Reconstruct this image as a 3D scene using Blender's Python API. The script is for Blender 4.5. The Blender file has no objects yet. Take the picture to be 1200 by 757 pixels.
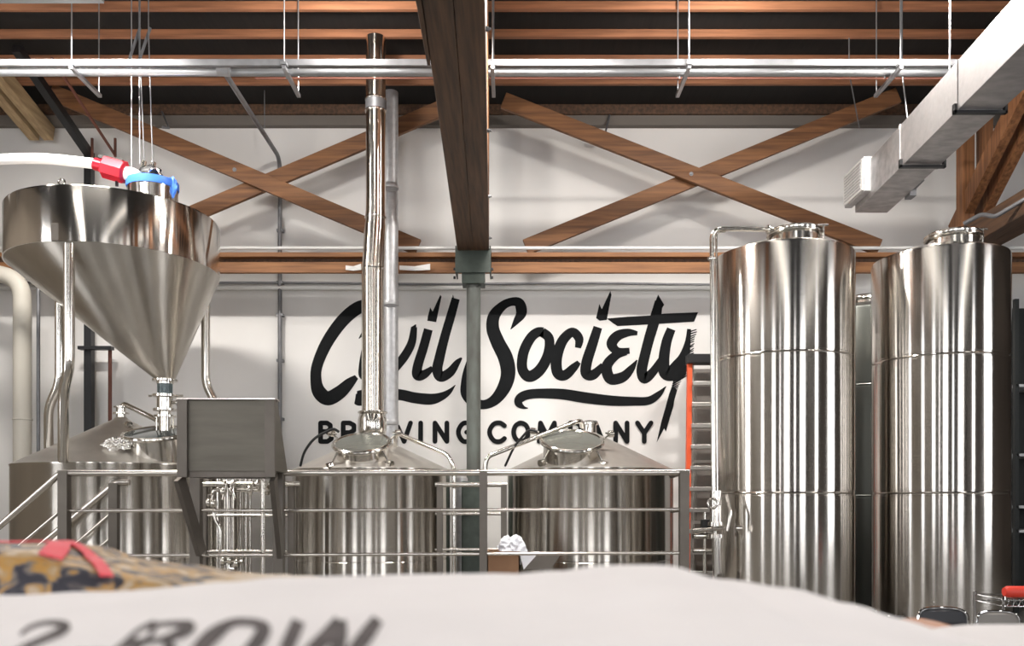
import bpy, bmesh, math, random
from mathutils import Vector, Matrix, noise
random.seed(7)
sc = bpy.context.scene
C = sc.collection
EYE = 1.6
F = 1000.0            # focal length in pixels of the 1200 px frame (30 mm on a 36 mm sensor)

# ------------------------------------------------------------------ camera, world, lights, exposure
cam = bpy.data.cameras.new('camera'); co = bpy.data.objects.new('camera', cam); C.objects.link(co)
co.location = (0, 0, EYE); co.rotation_euler = (math.pi/2, 0, 0)
cam.sensor_width = 36; cam.lens = 30; cam.shift_y = (590-378.5)/1200; cam.clip_start = 0.05
cam.dof.use_dof = True; cam.dof.focus_distance = 11.0; cam.dof.aperture_fstop = 3.6
sc.camera = co
w = bpy.data.worlds.new('world'); sc.world = w; w.use_nodes = True
w.node_tree.nodes['Background'].inputs[0].default_value = (0.9, 0.95, 1, 1)
w.node_tree.nodes['Background'].inputs[1].default_value = 0.3
sc.view_settings.view_transform = 'Standard'
sc.view_settings.look = 'None'
sc.view_settings.exposure = -0.15
sc.view_settings.gamma = 1.0
sc.view_settings.use_curve_mapping = False
LAMPS = [(-1.95, 9.3, 210), (2.45, 9.3, 230), (-6.6, 9.0, 40), (7.2, 8.6, 25),]
LAMP_Z = EYE+5.80
for (x, y, LAMP_W) in LAMPS:
    l = bpy.data.lights.new('high_bay_light', 'POINT'); l.shadow_soft_size = .16; l.energy = LAMP_W
    l.color = (1.0, 0.955, 0.9)
    o = bpy.data.objects.new('high_bay_light', l); C.objects.link(o); o.location = (x, y, LAMP_Z-0.20)

for (x, y, e) in ((-5.0, 9.0, 430), (0.35, 8.8, 300), (4.4, 8.8, 330)):  # fill lights added above the view to brighten the lower wall
    l = bpy.data.lights.new('added_fill_light', 'AREA'); l.shape = 'RECTANGLE'; l.size = 1.2; l.size_y = .3; l.energy = e; l.color = (1.0, .955, .9)
    o = bpy.data.objects.new('added_fill_light', l); C.objects.link(o); o.location = (x, y, EYE+5.35)

# ------------------------------------------------------------------ helpers
def W(px, py, Y):
    """world point seen at pixel px,py when it stands Y metres in front of the camera"""
    return Vector(((px-600)/F*Y, Y, EYE+(590-py)/F*Y))
def H(h): return EYE+h

def link(o):
    C.objects.link(o); return o
def thing(name, label, cat, loc=(0, 0, 0), group=None):
    o = bpy.data.objects.new(name, None); link(o); o.location = loc
    o.empty_display_size = 0.1
    o['label'] = label; o['category'] = cat
    if group: o['group'] = group
    return o
def tag(o, label, cat, group=None):
    o['label'] = label; o['category'] = cat
    if group: o['group'] = group
    return o
def wloc(o):
    v = Vector(o.location)
    while o.parent: o = o.parent; v += Vector(o.location)
    return v

class MB:
    def __init__(s): s.bm = bmesh.new()
    def face(s, pts):
        vs = [s.bm.verts.new(p) for p in pts]
        return s.bm.faces.new(vs)
    def hexa(s, p):   # 8 points: bottom 4, top 4
        v = [s.bm.verts.new(q) for q in p]
        for f in ((3, 2, 1, 0), (4, 5, 6, 7), (0, 1, 5, 4), (1, 2, 6, 5), (2, 3, 7, 6), (3, 0, 4, 7)):
            s.bm.faces.new([v[i] for i in f])
        return s
    def box(s, x0, x1, y0, y1, z0, z1):
        return s.hexa([(x0, y0, z0), (x1, y0, z0), (x1, y1, z0), (x0, y1, z0), (x0, y0, z1), (x1, y0, z1), (x1, y1, z1), (x0, y1, z1)])
    def beam(s, p0, p1, wd, ht, up=(0, 0, 1)):   # wd across, ht along up
        p0 = Vector(p0); p1 = Vector(p1); d = (p1-p0).normalized(); up = Vector(up)
        a = d.cross(up)
        if a.length < 1e-4: a = d.cross(Vector((0, 1, 0)))
        a.normalize(); b = a.cross(d).normalized()
        q = []
        for p in (p0, p1):
            for (i, j) in ((-1, -1), (1, -1), (1, 1), (-1, 1)):
                q.append(p+a*i*wd/2+b*j*ht/2)
        return s.hexa(q)
    def tube(s, pts, r, seg=14, cap=True):
        pts = [Vector(p) for p in pts]; n = len(pts)
        rr = r if isinstance(r, (list, tuple)) else [r]*n
        t0 = (pts[1]-pts[0]).normalized()
        u = t0.cross(Vector((0, 0, 1)))
        if u.length < 1e-3: u = Vector((1, 0, 0))
        u.normalize(); rings = []
        for i, p in enumerate(pts):
            if i == 0: t = t0
            elif i == n-1: t = (pts[-1]-pts[-2]).normalized()
            else:
                t = ((pts[i+1]-p).normalized()+(p-pts[i-1]).normalized())
                t = t.normalized() if t.length > 1e-6 else t0
            u = (u-t*u.dot(t)).normalized(); v = t.cross(u)
            rings.append([s.bm.verts.new(p+(u*math.cos(a)+v*math.sin(a))*rr[i]) for a in [2*math.pi*k/seg for k in range(seg)]])
        for i in range(n-1):
            for k in range(seg):
                s.bm.faces.new([rings[i][k], rings[i][(k+1) % seg], rings[i+1][(k+1) % seg], rings[i+1][k]])
        if cap:
            s.bm.faces.new(rings[0][::-1]); s.bm.faces.new(rings[-1])
        return s
    def lathe(s, prof, c=(0, 0, 0), ax=(0, 0, 1), seg=48, cap0=True, cap1=True):
        """prof: (radius, height along ax) measured from c"""
        c = Vector(c); ax = Vector(ax).normalized()
        u = ax.cross(Vector((0, 1, 0)))
        if u.length < 1e-3: u = Vector((1, 0, 0))
        u.normalize(); v = ax.cross(u); rings = []
        for (r, z) in prof:
            if r < 1e-5: rings.append([s.bm.verts.new(c+ax*z)])
            else: rings.append([s.bm.verts.new(c+ax*z+(u*math.cos(a)+v*math.sin(a))*r) for a in [2*math.pi*k/seg for k in range(seg)]])
        for i in range(len(rings)-1):
            A, B = rings[i], rings[i+1]
            for k in range(seg):
                k2 = (k+1) % seg
                if len(A) == 1 and len(B) == 1: continue
                if len(A) == 1: s.bm.faces.new([A[0], B[k2], B[k]])
                elif len(B) == 1: s.bm.faces.new([A[k], A[k2], B[0]])
                else: s.bm.faces.new([A[k], A[k2], B[k2], B[k]])
        if cap0 and len(rings[0]) > 1: s.bm.faces.new(rings[0][::-1])
        if cap1 and len(rings[-1]) > 1: s.bm.faces.new(rings[-1])
        return s
    def ring(s, c, ax, R, r, seg=40, rs=10):
        c = Vector(c); ax = Vector(ax).normalized()
        u = ax.cross(Vector((0, 1, 0)))
        if u.length < 1e-3: u = Vector((1, 0, 0))
        u.normalize(); v = ax.cross(u); rings = []
        for k in range(seg):
            a = 2*math.pi*k/seg; d = u*math.cos(a)+v*math.sin(a)
            rings.append([s.bm.verts.new(c+d*(R+r*math.cos(b))+ax*r*math.sin(b)) for b in [2*math.pi*j/rs for j in range(rs)]])
        for k in range(seg):
            A = rings[k]; B = rings[(k+1) % seg]
            for j in range(rs):
                s.bm.faces.new([A[j], B[j], B[(j+1) % rs], A[(j+1) % rs]])
        return s
    def prism(s, poly, d):
        """poly: list of 3D points (planar), extruded by vector d"""
        d = Vector(d); a = [s.bm.verts.new(p) for p in poly]; b = [s.bm.verts.new(Vector(p)+d) for p in poly]; n = len(a)
        s.bm.faces.new(a); s.bm.faces.new(b[::-1])
        for i in range(n): s.bm.faces.new([a[i], b[i], b[(i+1) % n], a[(i+1) % n]])
        return s
    def blob(s, c, r, amp=0.3, freq=3.0, sub=4, sc3=(1, 1, 1), seed=0):
        res = bmesh.ops.create_icosphere(s.bm, subdivisions=sub, radius=1)
        for v in res['verts']:
            n = v.co.normalized()
            k = 1+amp*noise.noise(n*freq+Vector((seed, 0, 0)))+amp*.6*noise.noise(n*freq*2.7+Vector((0, seed, 0)))
            v.co = Vector(c)+Vector((n.x*sc3[0], n.y*sc3[1], n.z*sc3[2]))*r*k
        return s
    def build(s, name, mat, parent=None, smooth=True, bevel=0, ang=32):
        bmesh.ops.recalc_face_normals(s.bm, faces=s.bm.faces)
        if parent is not None:
            off = wloc(parent)
            for v in s.bm.verts: v.co -= off
        me = bpy.data.meshes.new(name); s.bm.to_mesh(me); s.bm.free()
        o = bpy.data.objects.new(name, me); link(o)
        if parent is not None: o.parent = parent
        me.materials.append(mat)
        if smooth:
            me.shade_smooth(); me.set_sharp_from_angle(angle=math.radians(ang))
        if bevel:
            m = o.modifiers.new('bevel', 'BEVEL'); m.width = bevel; m.segments = 2; m.limit_method = 'ANGLE'; m.angle_limit = math.radians(50)
            m.harden_normals = False
        return o
def rooted(o, base):
    """move a one-mesh thing's origin to base"""
    base = Vector(base)
    for v in o.data.vertices: v.co -= base
    o.location = base; return o
def struct(o): o['kind'] = 'structure'; return o

def fillet(pts, r, n=6):
    pts = [Vector(p) for p in pts]; out = [pts[0]]
    for i in range(1, len(pts)-1):
        a, b, c = pts[i-1], pts[i], pts[i+1]
        d1 = (a-b); d2 = (c-b); q = min(r, d1.length*.45, d2.length*.45)
        s0 = b+d1.normalized()*q; s1 = b+d2.normalized()*q
        for k in range(n+1):
            t = k/n; out.append(s0*(1-t)**2+b*2*t*(1-t)+s1*t*t)
    out.append(pts[-1]); return out
def crom(pts, n=8):
    """Catmull-Rom through tuples of any length"""
    out = []; P = [pts[0]]+list(pts)+[pts[-1]]
    for i in range(1, len(P)-2):
        for k in range(n):
            t = k/n
            out.append(tuple(0.5*((2*P[i][j])+(-P[i-1][j]+P[i+1][j])*t+(2*P[i-1][j]-5*P[i][j]+4*P[i+1][j]-P[i+2][j])*t*t+(-P[i-1][j]+3*P[i][j]-3*P[i+1][j]+P[i+2][j])*t**3) for j in range(len(pts[0]))))
    out.append(tuple(pts[-1])); return out

# ------------------------------------------------------------------ materials
def mat(name, col, rough=0.5, metal=0.0, var=0.0, vscale=(4, 4, 4), col2=None, bump=0.0, bscale=(20, 20, 20), bdist=0.01,
        aniso=0.0, emit=None, estr=0, trans=0, detail=4, coat=0, rvar=0, bdet=3, lo=.35, hi=.65):
    m = bpy.data.materials.new(name); m.use_nodes = True; nt = m.node_tree; N = nt.nodes; L = nt.links
    b = N['Principled BSDF']
    b.inputs['Base Color'].default_value = (*col, 1); b.inputs['Roughness'].default_value = rough; b.inputs['Metallic'].default_value = metal
    tc = N.new('ShaderNodeTexCoord')
    def nz(scale, det):
        mp = N.new('ShaderNodeMapping'); mp.inputs['Scale'].default_value = scale; L.new(tc.outputs['Object'], mp.inputs[0])
        n = N.new('ShaderNodeTexNoise'); n.inputs['Scale'].default_value = 1; n.inputs['Detail'].default_value = det; L.new(mp.outputs[0], n.inputs[0])
        return n
    if var or col2:
        n = nz(vscale, detail); r = N.new('ShaderNodeValToRGB'); L.new(n.outputs[0], r.inputs[0])
        c2 = col2 if col2 else tuple(c*(1-var) for c in col)
        r.color_ramp.elements[0].position = lo; r.color_ramp.elements[1].position = hi
        r.color_ramp.elements[0].color = (*c2, 1); r.color_ramp.elements[1].color = (*col, 1)
        L.new(r.outputs[0], b.inputs['Base Color'])
        if rvar:
            mr = N.new('ShaderNodeMapRange'); mr.inputs[1].default_value = .3; mr.inputs[2].default_value = .7
            mr.inputs[3].default_value = rough+rvar; mr.inputs[4].default_value = rough
            L.new(n.outputs[0], mr.inputs[0]); L.new(mr.outputs[0], b.inputs['Roughness'])
    if bump:
        n = nz(bscale, bdet); bp = N.new('ShaderNodeBump'); bp.inputs['Strength'].default_value = bump; bp.inputs['Distance'].default_value = bdist
        L.new(n.outputs[0], bp.inputs['Height']); L.new(bp.outputs[0], b.inputs['Normal'])
    if aniso:
        b.inputs['Anisotropic'].default_value = aniso; b.inputs['Anisotropic Rotation'].default_value = 0.25
        tg = N.new('ShaderNodeTangent'); tg.direction_type = 'RADIAL'; tg.axis = 'Z'; L.new(tg.outputs[0], b.inputs['Tangent'])
    if emit: b.inputs['Emission Color'].default_value = (*emit, 1); b.inputs['Emission Strength'].default_value = estr
    if trans: b.inputs['Transmission Weight'].default_value = trans
    if coat: b.inputs['Coat Weight'].default_value = coat
    return m
def woodmat(name, c1, c2, sc3=(1, 1, 1), axis='X', rough=.65):
    s = {'X': (1.2, 22, 22), 'Y': (22, 1.2, 22), 'Z': (22, 22, 1.2)}[axis]
    return mat(name, c1, rough, 0, col2=c2, vscale=s, bump=.25, bscale=tuple(q*2 for q in s), bdist=.004, detail=6, lo=.32, hi=.68)
M = {}
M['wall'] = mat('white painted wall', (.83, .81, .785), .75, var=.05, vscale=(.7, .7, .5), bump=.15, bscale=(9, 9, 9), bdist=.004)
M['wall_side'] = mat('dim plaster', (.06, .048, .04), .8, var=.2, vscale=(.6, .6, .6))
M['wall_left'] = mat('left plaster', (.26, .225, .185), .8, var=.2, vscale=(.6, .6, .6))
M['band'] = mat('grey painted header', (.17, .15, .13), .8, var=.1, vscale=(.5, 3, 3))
M['floor'] = mat('sealed concrete', (.16, .15, .135), .4, var=.3, vscale=(1.5, 1.5, 1.5), bump=.05)
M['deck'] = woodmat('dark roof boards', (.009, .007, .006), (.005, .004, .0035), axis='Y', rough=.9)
M['joist'] = woodmat('joist timber', (.36, .15, .07), (.20, .08, .036))
M['brace'] = woodmat('red brown timber', (.24, .105, .038), (.11, .045, .017))
M['chord'] = woodmat('brown ledger timber', (.34, .155, .06), (.18, .075, .03))
M['truss'] = woodmat('aged truss timber', (.13, .065, .033), (.05, .027, .015), axis='Y')
M['post'] = woodmat('orange post timber', (.34, .15, .06), (.14, .055, .022), axis='Z')
M['paletimber'] = woodmat('pale timber', (.5, .36, .2), (.3, .2, .1), axis='Y')
M['steel'] = mat('mirror stainless', (.62, .585, .54), .18, 1, var=.06, vscale=(5, 5, .4), bump=.12, bscale=(1.8, 1.8, .28), bdist=.06, aniso=1.0, bdet=0)
M['steel_b'] = mat('kettle stainless', (.60, .565, .515), .20, 1, var=.08, vscale=(6, 6, .3), bump=.11, bscale=(1.8, 1.8, .06), bdist=.05, aniso=1.0, bdet=0)
M['drum'] = mat('mirror drum stainless', (.74, .70, .65), .12, 1, bump=.2, bscale=(3.0, 3.0, .15), bdist=.04, aniso=1.0, bdet=0)
M['steel_shaded'] = mat('shaded dull stainless', (.16, .165, .15), .35, 1, var=.2, vscale=(4, 4, .4))  # stainless with the gap's dark reflections put into its base colour
M['steel_top'] = mat('brushed lid stainless', (.74, .70, .65), .38, .9, var=.15, vscale=(3, 3, 3), bump=.08, bscale=(6, 6, 6), bdist=.01)
M['tube'] = mat('polished tube', (.70, .67, .62), .16, 1)
M['rail'] = mat('satin rail steel', (.68, .64, .59), .25, 1)
M['railpost'] = mat('satin post steel', (.17, .15, .13), .5, .8, var=.15, vscale=(4, 4, 4))
M['cab'] = mat('brushed cabinet steel', (.17, .155, .13), .5, .85, var=.2, vscale=(1.5, 1.5, 9), bump=.1, bscale=(2, 2, 60), bdist=.002)
M['flue'] = mat('flue stainless', (.72, .67, .60), .18, 1, bump=.1, bscale=(8, 8, .1), bdist=.01, aniso=1.0)
M['galv'] = mat('galvanised sheet', (.62, .62, .63), .42, .75, var=.14, vscale=(14, 14, 14), rvar=.12)
M['duct'] = mat('galvanised duct', (.50, .48, .475), .42, .8, var=.25, vscale=(5, 9, 9), bump=.1, bscale=(3, 2, 3), bdist=.01, rvar=.15)
M['pipe'] = mat('galvanised pipe', (.42, .425, .44), .35, .8, var=.12, vscale=(6, 6, 6))
M['dullpipe'] = mat('weathered conduit', (.24, .24, .25), .5, .6, var=.2, vscale=(6, 6, 6))
M['whitepipe'] = mat('white conduit', (.75, .74, .72), .5)
M['cream'] = mat('cream duct', (.66, .62, .54), .55, var=.08, vscale=(3, 3, 1))
M['green'] = mat('green grey column paint', (.13, .145, .13), .5, var=.3, vscale=(6, 6, 2), col2=(.08, .08, .07))
M['greenplate'] = mat('dark green steel plate', (.05, .065, .052), .5, var=.3, vscale=(9, 9, 9))
M['black'] = mat('black paint', (.008, .008, .009), .45)
M['rubber'] = mat('black rubber', (.012, .012, .013), .6)
M['ink'] = mat('mural black paint', (.010, .011, .012), .75, var=.25, vscale=(4, 4, 4))
M['ink'].node_tree.nodes['Principled BSDF'].inputs['Specular IOR Level'].default_value = .15
M['brownpipe'] = mat('rust brown pipe', (.16, .055, .035), .6)
M['orange'] = mat('orange fibreglass', (.72, .10, .03), .45)
M['alu'] = mat('ladder aluminium', (.62, .60, .57), .38, .9)
M['greycab'] = mat('grey cabinet paint', (.22, .20, .18), .5, var=.1)
M['red'] = mat('red anodised coupling', (.32, .006, .016), .3, .35)
M['redbox'] = mat('red plastic', (.62, .04, .02), .4)
M['hose'] = mat('white hose', (.80, .78, .77), .5, bump=.05)
M['blue'] = mat('blue tape', (.04, .16, .62), .45, bump=.2, bscale=(30, 30, 30))
M['glass'] = mat('dark sight glass', (.12, .17, .18), .08, 0, trans=.6)
M['plate'] = mat('glazed hatch plate', (.24, .25, .225), .25, .6)
M['card'] = mat('brown cardboard', (.30, .16, .085), .8, var=.15)
M['cardin'] = mat('cardboard inside', (.05, .042, .035), .8)
M['plastic'] = mat('crumpled white plastic', (.82, .82, .86), .35, bump=.5, bscale=(25, 25, 25), bdist=.02)
M['foil'] = mat('crumpled silver foil', (.88, .86, .82), .15, 1, bump=.8, bscale=(20, 20, 20), bdist=.03)
M['sack'] = mat('white woven sack', (.80, .755, .75), .7, var=.06, vscale=(5, 5, 5), bump=.3, bscale=(12, 12, 12), bdist=.02)
M['sackink'] = mat('faded grey sack print', (.075, .055, .055), .8, var=.5, vscale=(30, 30, 30))
M['strap'] = mat('red printed band', (.72, .035, .06), .6)
M['brownbag'] = mat('brown paper bag', (.40, .14, .045), .5)
M['vinyl'] = mat('dark vinyl', (.018, .018, .022), .3, coat=.3)
M['chrome'] = mat('chrome', (.8, .8, .8), .08, 1)
M['darkrack'] = mat('dark rack', (.012, .014, .013), .5)
M['grate'] = mat('platform plate', (.30, .28, .25), .5, .8, var=.2, vscale=(20, 20, 20))
M['worktop'] = woodmat('bench timber', (.35, .22, .12), (.22, .13, .07))
M['lens'] = mat('lamp lens', (1, 1, 1), .4, emit=(1, .95, .88), estr=3.2)
M['housing'] = mat('lamp housing', (.25, .25, .26), .4, .6)
M['pane'] = mat('bright window pane', (.6, .65, .7), .2, emit=(.96, .97, 1.0), estr=8)
M['winframe'] = mat('window frame', (.05, .045, .04), .5)
M['banner'] = mat('dark curtain wall', (.05, .042, .035), .8)

# art of the coloured sack
m = bpy.data.materials.new('printed malt sack'); m.use_nodes = True; nt = m.node_tree; b = nt.nodes['Principled BSDF']; b.inputs['Roughness'].default_value = .6
tc = nt.nodes.new('ShaderNodeTexCoord'); mp = nt.nodes.new('ShaderNodeMapping'); mp.inputs['Scale'].default_value = (16, 30, 9); mp.inputs['Rotation'].default_value = (0, 0, .5)
nz = nt.nodes.new('ShaderNodeTexNoise'); nz.inputs['Scale'].default_value = 1.3; nz.inputs['Detail'].default_value = 2; nz.inputs['Distortion'].default_value = 1.0
rp = nt.nodes.new('ShaderNodeValToRGB'); rp.color_ramp.interpolation = 'EASE'
els = [(.0, (.02, .022, .035)), (.42, (.035, .033, .045)), (.47, (.20, .17, .15)), (.50, (.48, .25, .05)), (.55, (.42, .28, .14)), (.62, (.52, .40, .28)), (1, (.6, .5, .4))]
rp.color_ramp.elements[0].position = els[0][0]; rp.color_ramp.elements[0].color = (*els[0][1], 1)
rp.color_ramp.elements[1].position = 1; rp.color_ramp.elements[1].color = (*els[-1][1], 1)
for p, c in els[1:-1]:
    e = rp.color_ramp.elements.new(p); e.color = (*c, 1)
nt.links.new(tc.outputs['Object'], mp.inputs[0]); nt.links.new(mp.outputs[0], nz.inputs[0]); 
# the print ends towards the sack's right end, where bare tan weave begins
sx = nt.nodes.new('ShaderNodeSeparateXYZ'); nt.links.new(tc.outputs['Object'], sx.inputs[0])
mr = nt.nodes.new('ShaderNodeMapRange'); mr.inputs[1].default_value = .17; mr.inputs[2].default_value = .27; mr.inputs[3].default_value = 0; mr.inputs[4].default_value = .30
nt.links.new(sx.outputs[0], mr.inputs[0]); ad = nt.nodes.new('ShaderNodeMath'); ad.operation = 'ADD'
nt.links.new(nz.outputs[0], ad.inputs[0]); nt.links.new(mr.outputs[0], ad.inputs[1]); nt.links.new(ad.outputs[0], rp.inputs[0]); nt.links.new(rp.outputs[0], b.inputs['Base Color'])
M['art'] = m

# ------------------------------------------------------------------ room shell
X0, X1, Y0, Y1, ZC = -9.0, 9.6, -7.5, 13.2, H(6.10)
struct(MB().box(X0-.2, X1+.2, Y0-.2, Y1+.2, -.2, 0).build('floor', M['floor'], smooth=False))
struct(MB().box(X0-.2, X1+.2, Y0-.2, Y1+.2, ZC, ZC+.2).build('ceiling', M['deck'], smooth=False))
struct(MB().box(X0-.2, X1+.2, Y1, Y1+.2, 0, ZC).build('wall_back', M['wall'], smooth=False))
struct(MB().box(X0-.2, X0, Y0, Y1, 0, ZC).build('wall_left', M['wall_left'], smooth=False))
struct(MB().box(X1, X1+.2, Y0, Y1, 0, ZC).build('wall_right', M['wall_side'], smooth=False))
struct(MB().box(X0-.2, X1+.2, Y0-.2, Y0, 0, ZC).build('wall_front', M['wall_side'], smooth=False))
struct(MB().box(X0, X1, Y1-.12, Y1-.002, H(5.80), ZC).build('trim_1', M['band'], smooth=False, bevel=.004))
struct(MB().box(X0, X1, Y1-.17, Y1-.12, H(5.95), ZC).build('trim_2', M['truss'], smooth=False, bevel=.004))
# tall bright windows and dark curtains behind the camera: what the tanks mirror
wins = [(-7.9, -6.0), (-3.6, -3.2), (-1.4, .8), (3.0, 3.5), (5.6, 7.9)]
for i, (a, b_) in enumerate(wins):
    fr = MB(); z0, z1 = .9, 6.6
    fr.box(a-.08, a, Y0, Y0+.1, z0-.08, z1+.08); fr.box(b_, b_+.08, Y0, Y0+.1, z0-.08, z1+.08)
    fr.box(a, b_, Y0, Y0+.1, z0-.08, z0); fr.box(a, b_, Y0, Y0+.1, z1, z1+.08)
    for q in (1, 2, 3): fr.box(a, b_, Y0+.005, Y0+.07, z0+(z1-z0)*q/4-.025, z0+(z1-z0)*q/4+.025)
    f = struct(fr.build('window_%d' % (i+1), M['winframe'], smooth=False))
    MB().box(a, b_, Y0+.002, Y0+.02, z0, z1).build('pane', M['pane'], f, smooth=False)
# side windows
for i, (s, y0, y1) in enumerate(((0, -2, -.6), (0, 5.0, 6.6), (1, -1, .4), (1, 4.6, 6.4))):
    x = X0 if s == 0 else X1; e = 1 if s == 0 else -1; z0, z1 = 1.0, 6.2
    def bb(m_, ya, yb, za, zb, t0, t1):
        xa, xb = sorted((x+e*t0, x+e*t1)); m_.box(xa, xb, ya, yb, za, zb)
    fr = MB(); bb(fr, y0-.08, y0, z0-.08, z1+.08, 0, .1); bb(fr, y1, y1+.08, z0-.08, z1+.08, 0, .1); bb(fr, y0, y1, z0-.08, z0, 0, .1); bb(fr, y0, y1, z1, z1+.08, 0, .1)
    f = struct(fr.build('window_%d' % (i+6), M['winframe'], smooth=False))
    pn = MB(); bb(pn, y0, y1, z0, z1, .002, .02); pn.build('pane', M['pane'], f, smooth=False)

# ------------------------------------------------------------------ ceiling joists
jl = ['wooden ceiling joist crossing the very top of the view', 'wooden ceiling joist second from the top of the view', 'wooden ceiling joist just above the silver ceiling pipes',
      'wooden ceiling joist nearest the back wall, just under the pipes']
for k, (Y, z0) in enumerate(((10.36, 6.0), (10.97, 6.0), (11.6, 6.0), (12.2, 6.0))):
    o = MB().box(X0, X1, Y, Y+.06, H(z0), ZC).build('ceiling_joist', M['joist'], smooth=False, bevel=.004)
    rooted(o, (0, Y, H(z0))); tag(o, jl[k], 'joist', 'ceiling joists')

# ------------------------------------------------------------------ trusses
def truss(label, xa, xb, yaw, mchord, mweb, Yend, Ynear, h0=3.55, h1=3.87, splice=False, diags=True, chordm=None):
    t = thing('roof_truss', label, 'truss', ((xa+xb)/2, Yend, H(h0)))
    g = (xb-xa)
    def px(x, y): return x+(Yend-y)*yaw
    for (a, c) in ((xa, xa+g*.497), (xb-g*.497, xb)):
        m_ = MB(); m_.hexa([(px(a, Ynear), Ynear, H(h0)), (px(c, Ynear), Ynear, H(h0)), (c, Yend, H(h0)), (a, Yend, H(h0)), (px(a, Ynear), Ynear, H(h1)), (px(c, Ynear), Ynear, H(h1)), (c, Yend, H(h1)), (a, Yend, H(h1))])
        m_.build('bottom_chord', mchord, t, smooth=False, bevel=.008)
        m_ = MB(); m_.hexa([(px(a, Ynear), Ynear, H(5.72)), (px(c, Ynear), Ynear, H(5.72)), (c, Yend, H(5.72)), (a, Yend, H(5.72)), (px(a, Ynear), Ynear, H(5.98)), (px(c, Ynear), Ynear, H(5.98)), (c, Yend, H(5.98)), (a, Yend, H(5.98))])
        m_.build('top_chord', mchord, t, smooth=False, bevel=.008)
    n = 0
    y = Yend-.5
    ys = []
    while y > Ynear+.3: ys.append(y); y -= 2.1
    for i, y in enumerate(ys):
        for (a, c) in ((xa+.0, xa+g*.40), (xb-g*.34, xb)):
            q = px(0, y)
            MB().box(a+q, c+q, y-.09, y+.09, H(h1), H(5.72)).build('post', mweb, t, smooth=False, bevel=.006)
        if diags and i+1 < len(ys):
            q = px(0, y); q2 = px(0, ys[i+1])
            for xx in (xa+g*.22, xb-g*.2):
                MB().beam((xx+q, y+.3, H(h1+.05)), (xx+q2, ys[i+1]+.2, H(5.65)), g*.3, .26, (0, 0, 1)).build('diagonal', mweb, t, smooth=False, bevel=.006)
    if splice:
        m_ = MB()
        for (ya, yb) in ((2.2, 6.9),):
            x_ = px(xa, 6.9); x2 = px(xa, 2.2)
            m_.hexa([(x2-.10, ya, H(h0-.01)), (x2-.004, ya, H(h0-.01)), (x_-.004, yb, H(h0-.01)), (x_-.03, yb, H(h0-.01)), (x2-.10, ya, H(h1-.05)), (x2-.004, ya, H(h1-.05)), (x_-.004, yb, H(h1-.05)), (x_-.03, yb, H(h1-.05))])
        m_.build('splice_plank', mchord, t, smooth=False, bevel=.005)
        for yb in (4.5, 5.6, 6.6, 8.4, 10.2, 11.8):
            m_ = MB(); x_ = px(xb, yb); m_.lathe([(.02, 0), (.02, .02), (.012, .022), (.012, .04)], (x_, yb, H(h0+.12)), (1, 0, 0), 8)
            m_.build('bolt', M['dullpipe'], t)
    return t
truss('long dark timber roof beam running overhead to the central column', -.775, -.33, .022, M['truss'], M['post'], 12.33, 2.2, h0=3.55, splice=True)
truss('heavy brown timber truss above the right-hand tank', 6.42, 6.86, 0, M['truss'], M['post'], 12.75, 7.6, h0=3.62, h1=3.95)
# left truss diagonal
t = thing('timber_strut', 'pale double timber strut slanting down at the top left corner', 'strut', (-7.2, 13.1, H(5.55)))
for dx in (-.11, .11):
    MB().beam((-7.2+dx, 13.08, H(5.66)), (-7.2+dx, 11.3, H(6.08)), .15, .22).build('plank', M['paletimber'], t, smooth=False, bevel=.006)

# wooden ledger (bottom chord) along the back
t = thing('timber_ledger', 'long horizontal brown timber ledger across the wall above the painted lettering', 'beam', (0, 12.5, H(3.36)))
MB().box(-8.6, 9.0, 12.40, 12.47, H(3.355), H(3.51)).build('lower_plank', M['chord'], t, smooth=False, bevel=.005)
MB().box(-8.6, 9.0, 12.36, 12.50, H(3.575), H(3.64)).build('upper_plank', M['chord'], t, smooth=False, bevel=.005)
MB().box(-8.6, 9.0, 12.47, 12.56, H(3.40), H(3.60)).build('web_plank', M['truss'], t, smooth=False)
# cross braces
def xbrace(label, a0, a1, b0, b1, Ya, Yb, extra=None):
    c = W((a0[0]+a1[0])/2, a1[1], Ya)
    t = thing('cross_brace', label, 'brace', c)
    MB().beam(W(*a0, Ya), W(*a1, Ya), .07, .23, (0, 0, 1)).build('brace_plank', M['brace'], t, smooth=False, bevel=.005)
    MB().beam(W(*b0, Yb), W(*b1, Yb), .07, .23, (0, 0, 1)).build('brace_plank', M['brace'], t, smooth=False, bevel=.005)
    bz = MB(); p = W((a0[0]+a1[0])/2, (a0[1]+a1[1])/2, Ya-.03); bz.lathe([(.03, 0), (.03, .015), (.015, .016), (.015, .03)], p, (0, -1, 0), 8); bz.build('bolt', M['dullpipe'], t)
    return t
xbrace('crossed brown timber braces high on the wall left of the flue pipe', (60, 108), (490, 290), (140, 287), (540, 118), 12.42, 12.53)
xbrace('crossed brown timber braces on the wall above the tank ladder', (590, 118), (1030, 290), (616, 290), (1052, 112), 12.42, 12.53)

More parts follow.
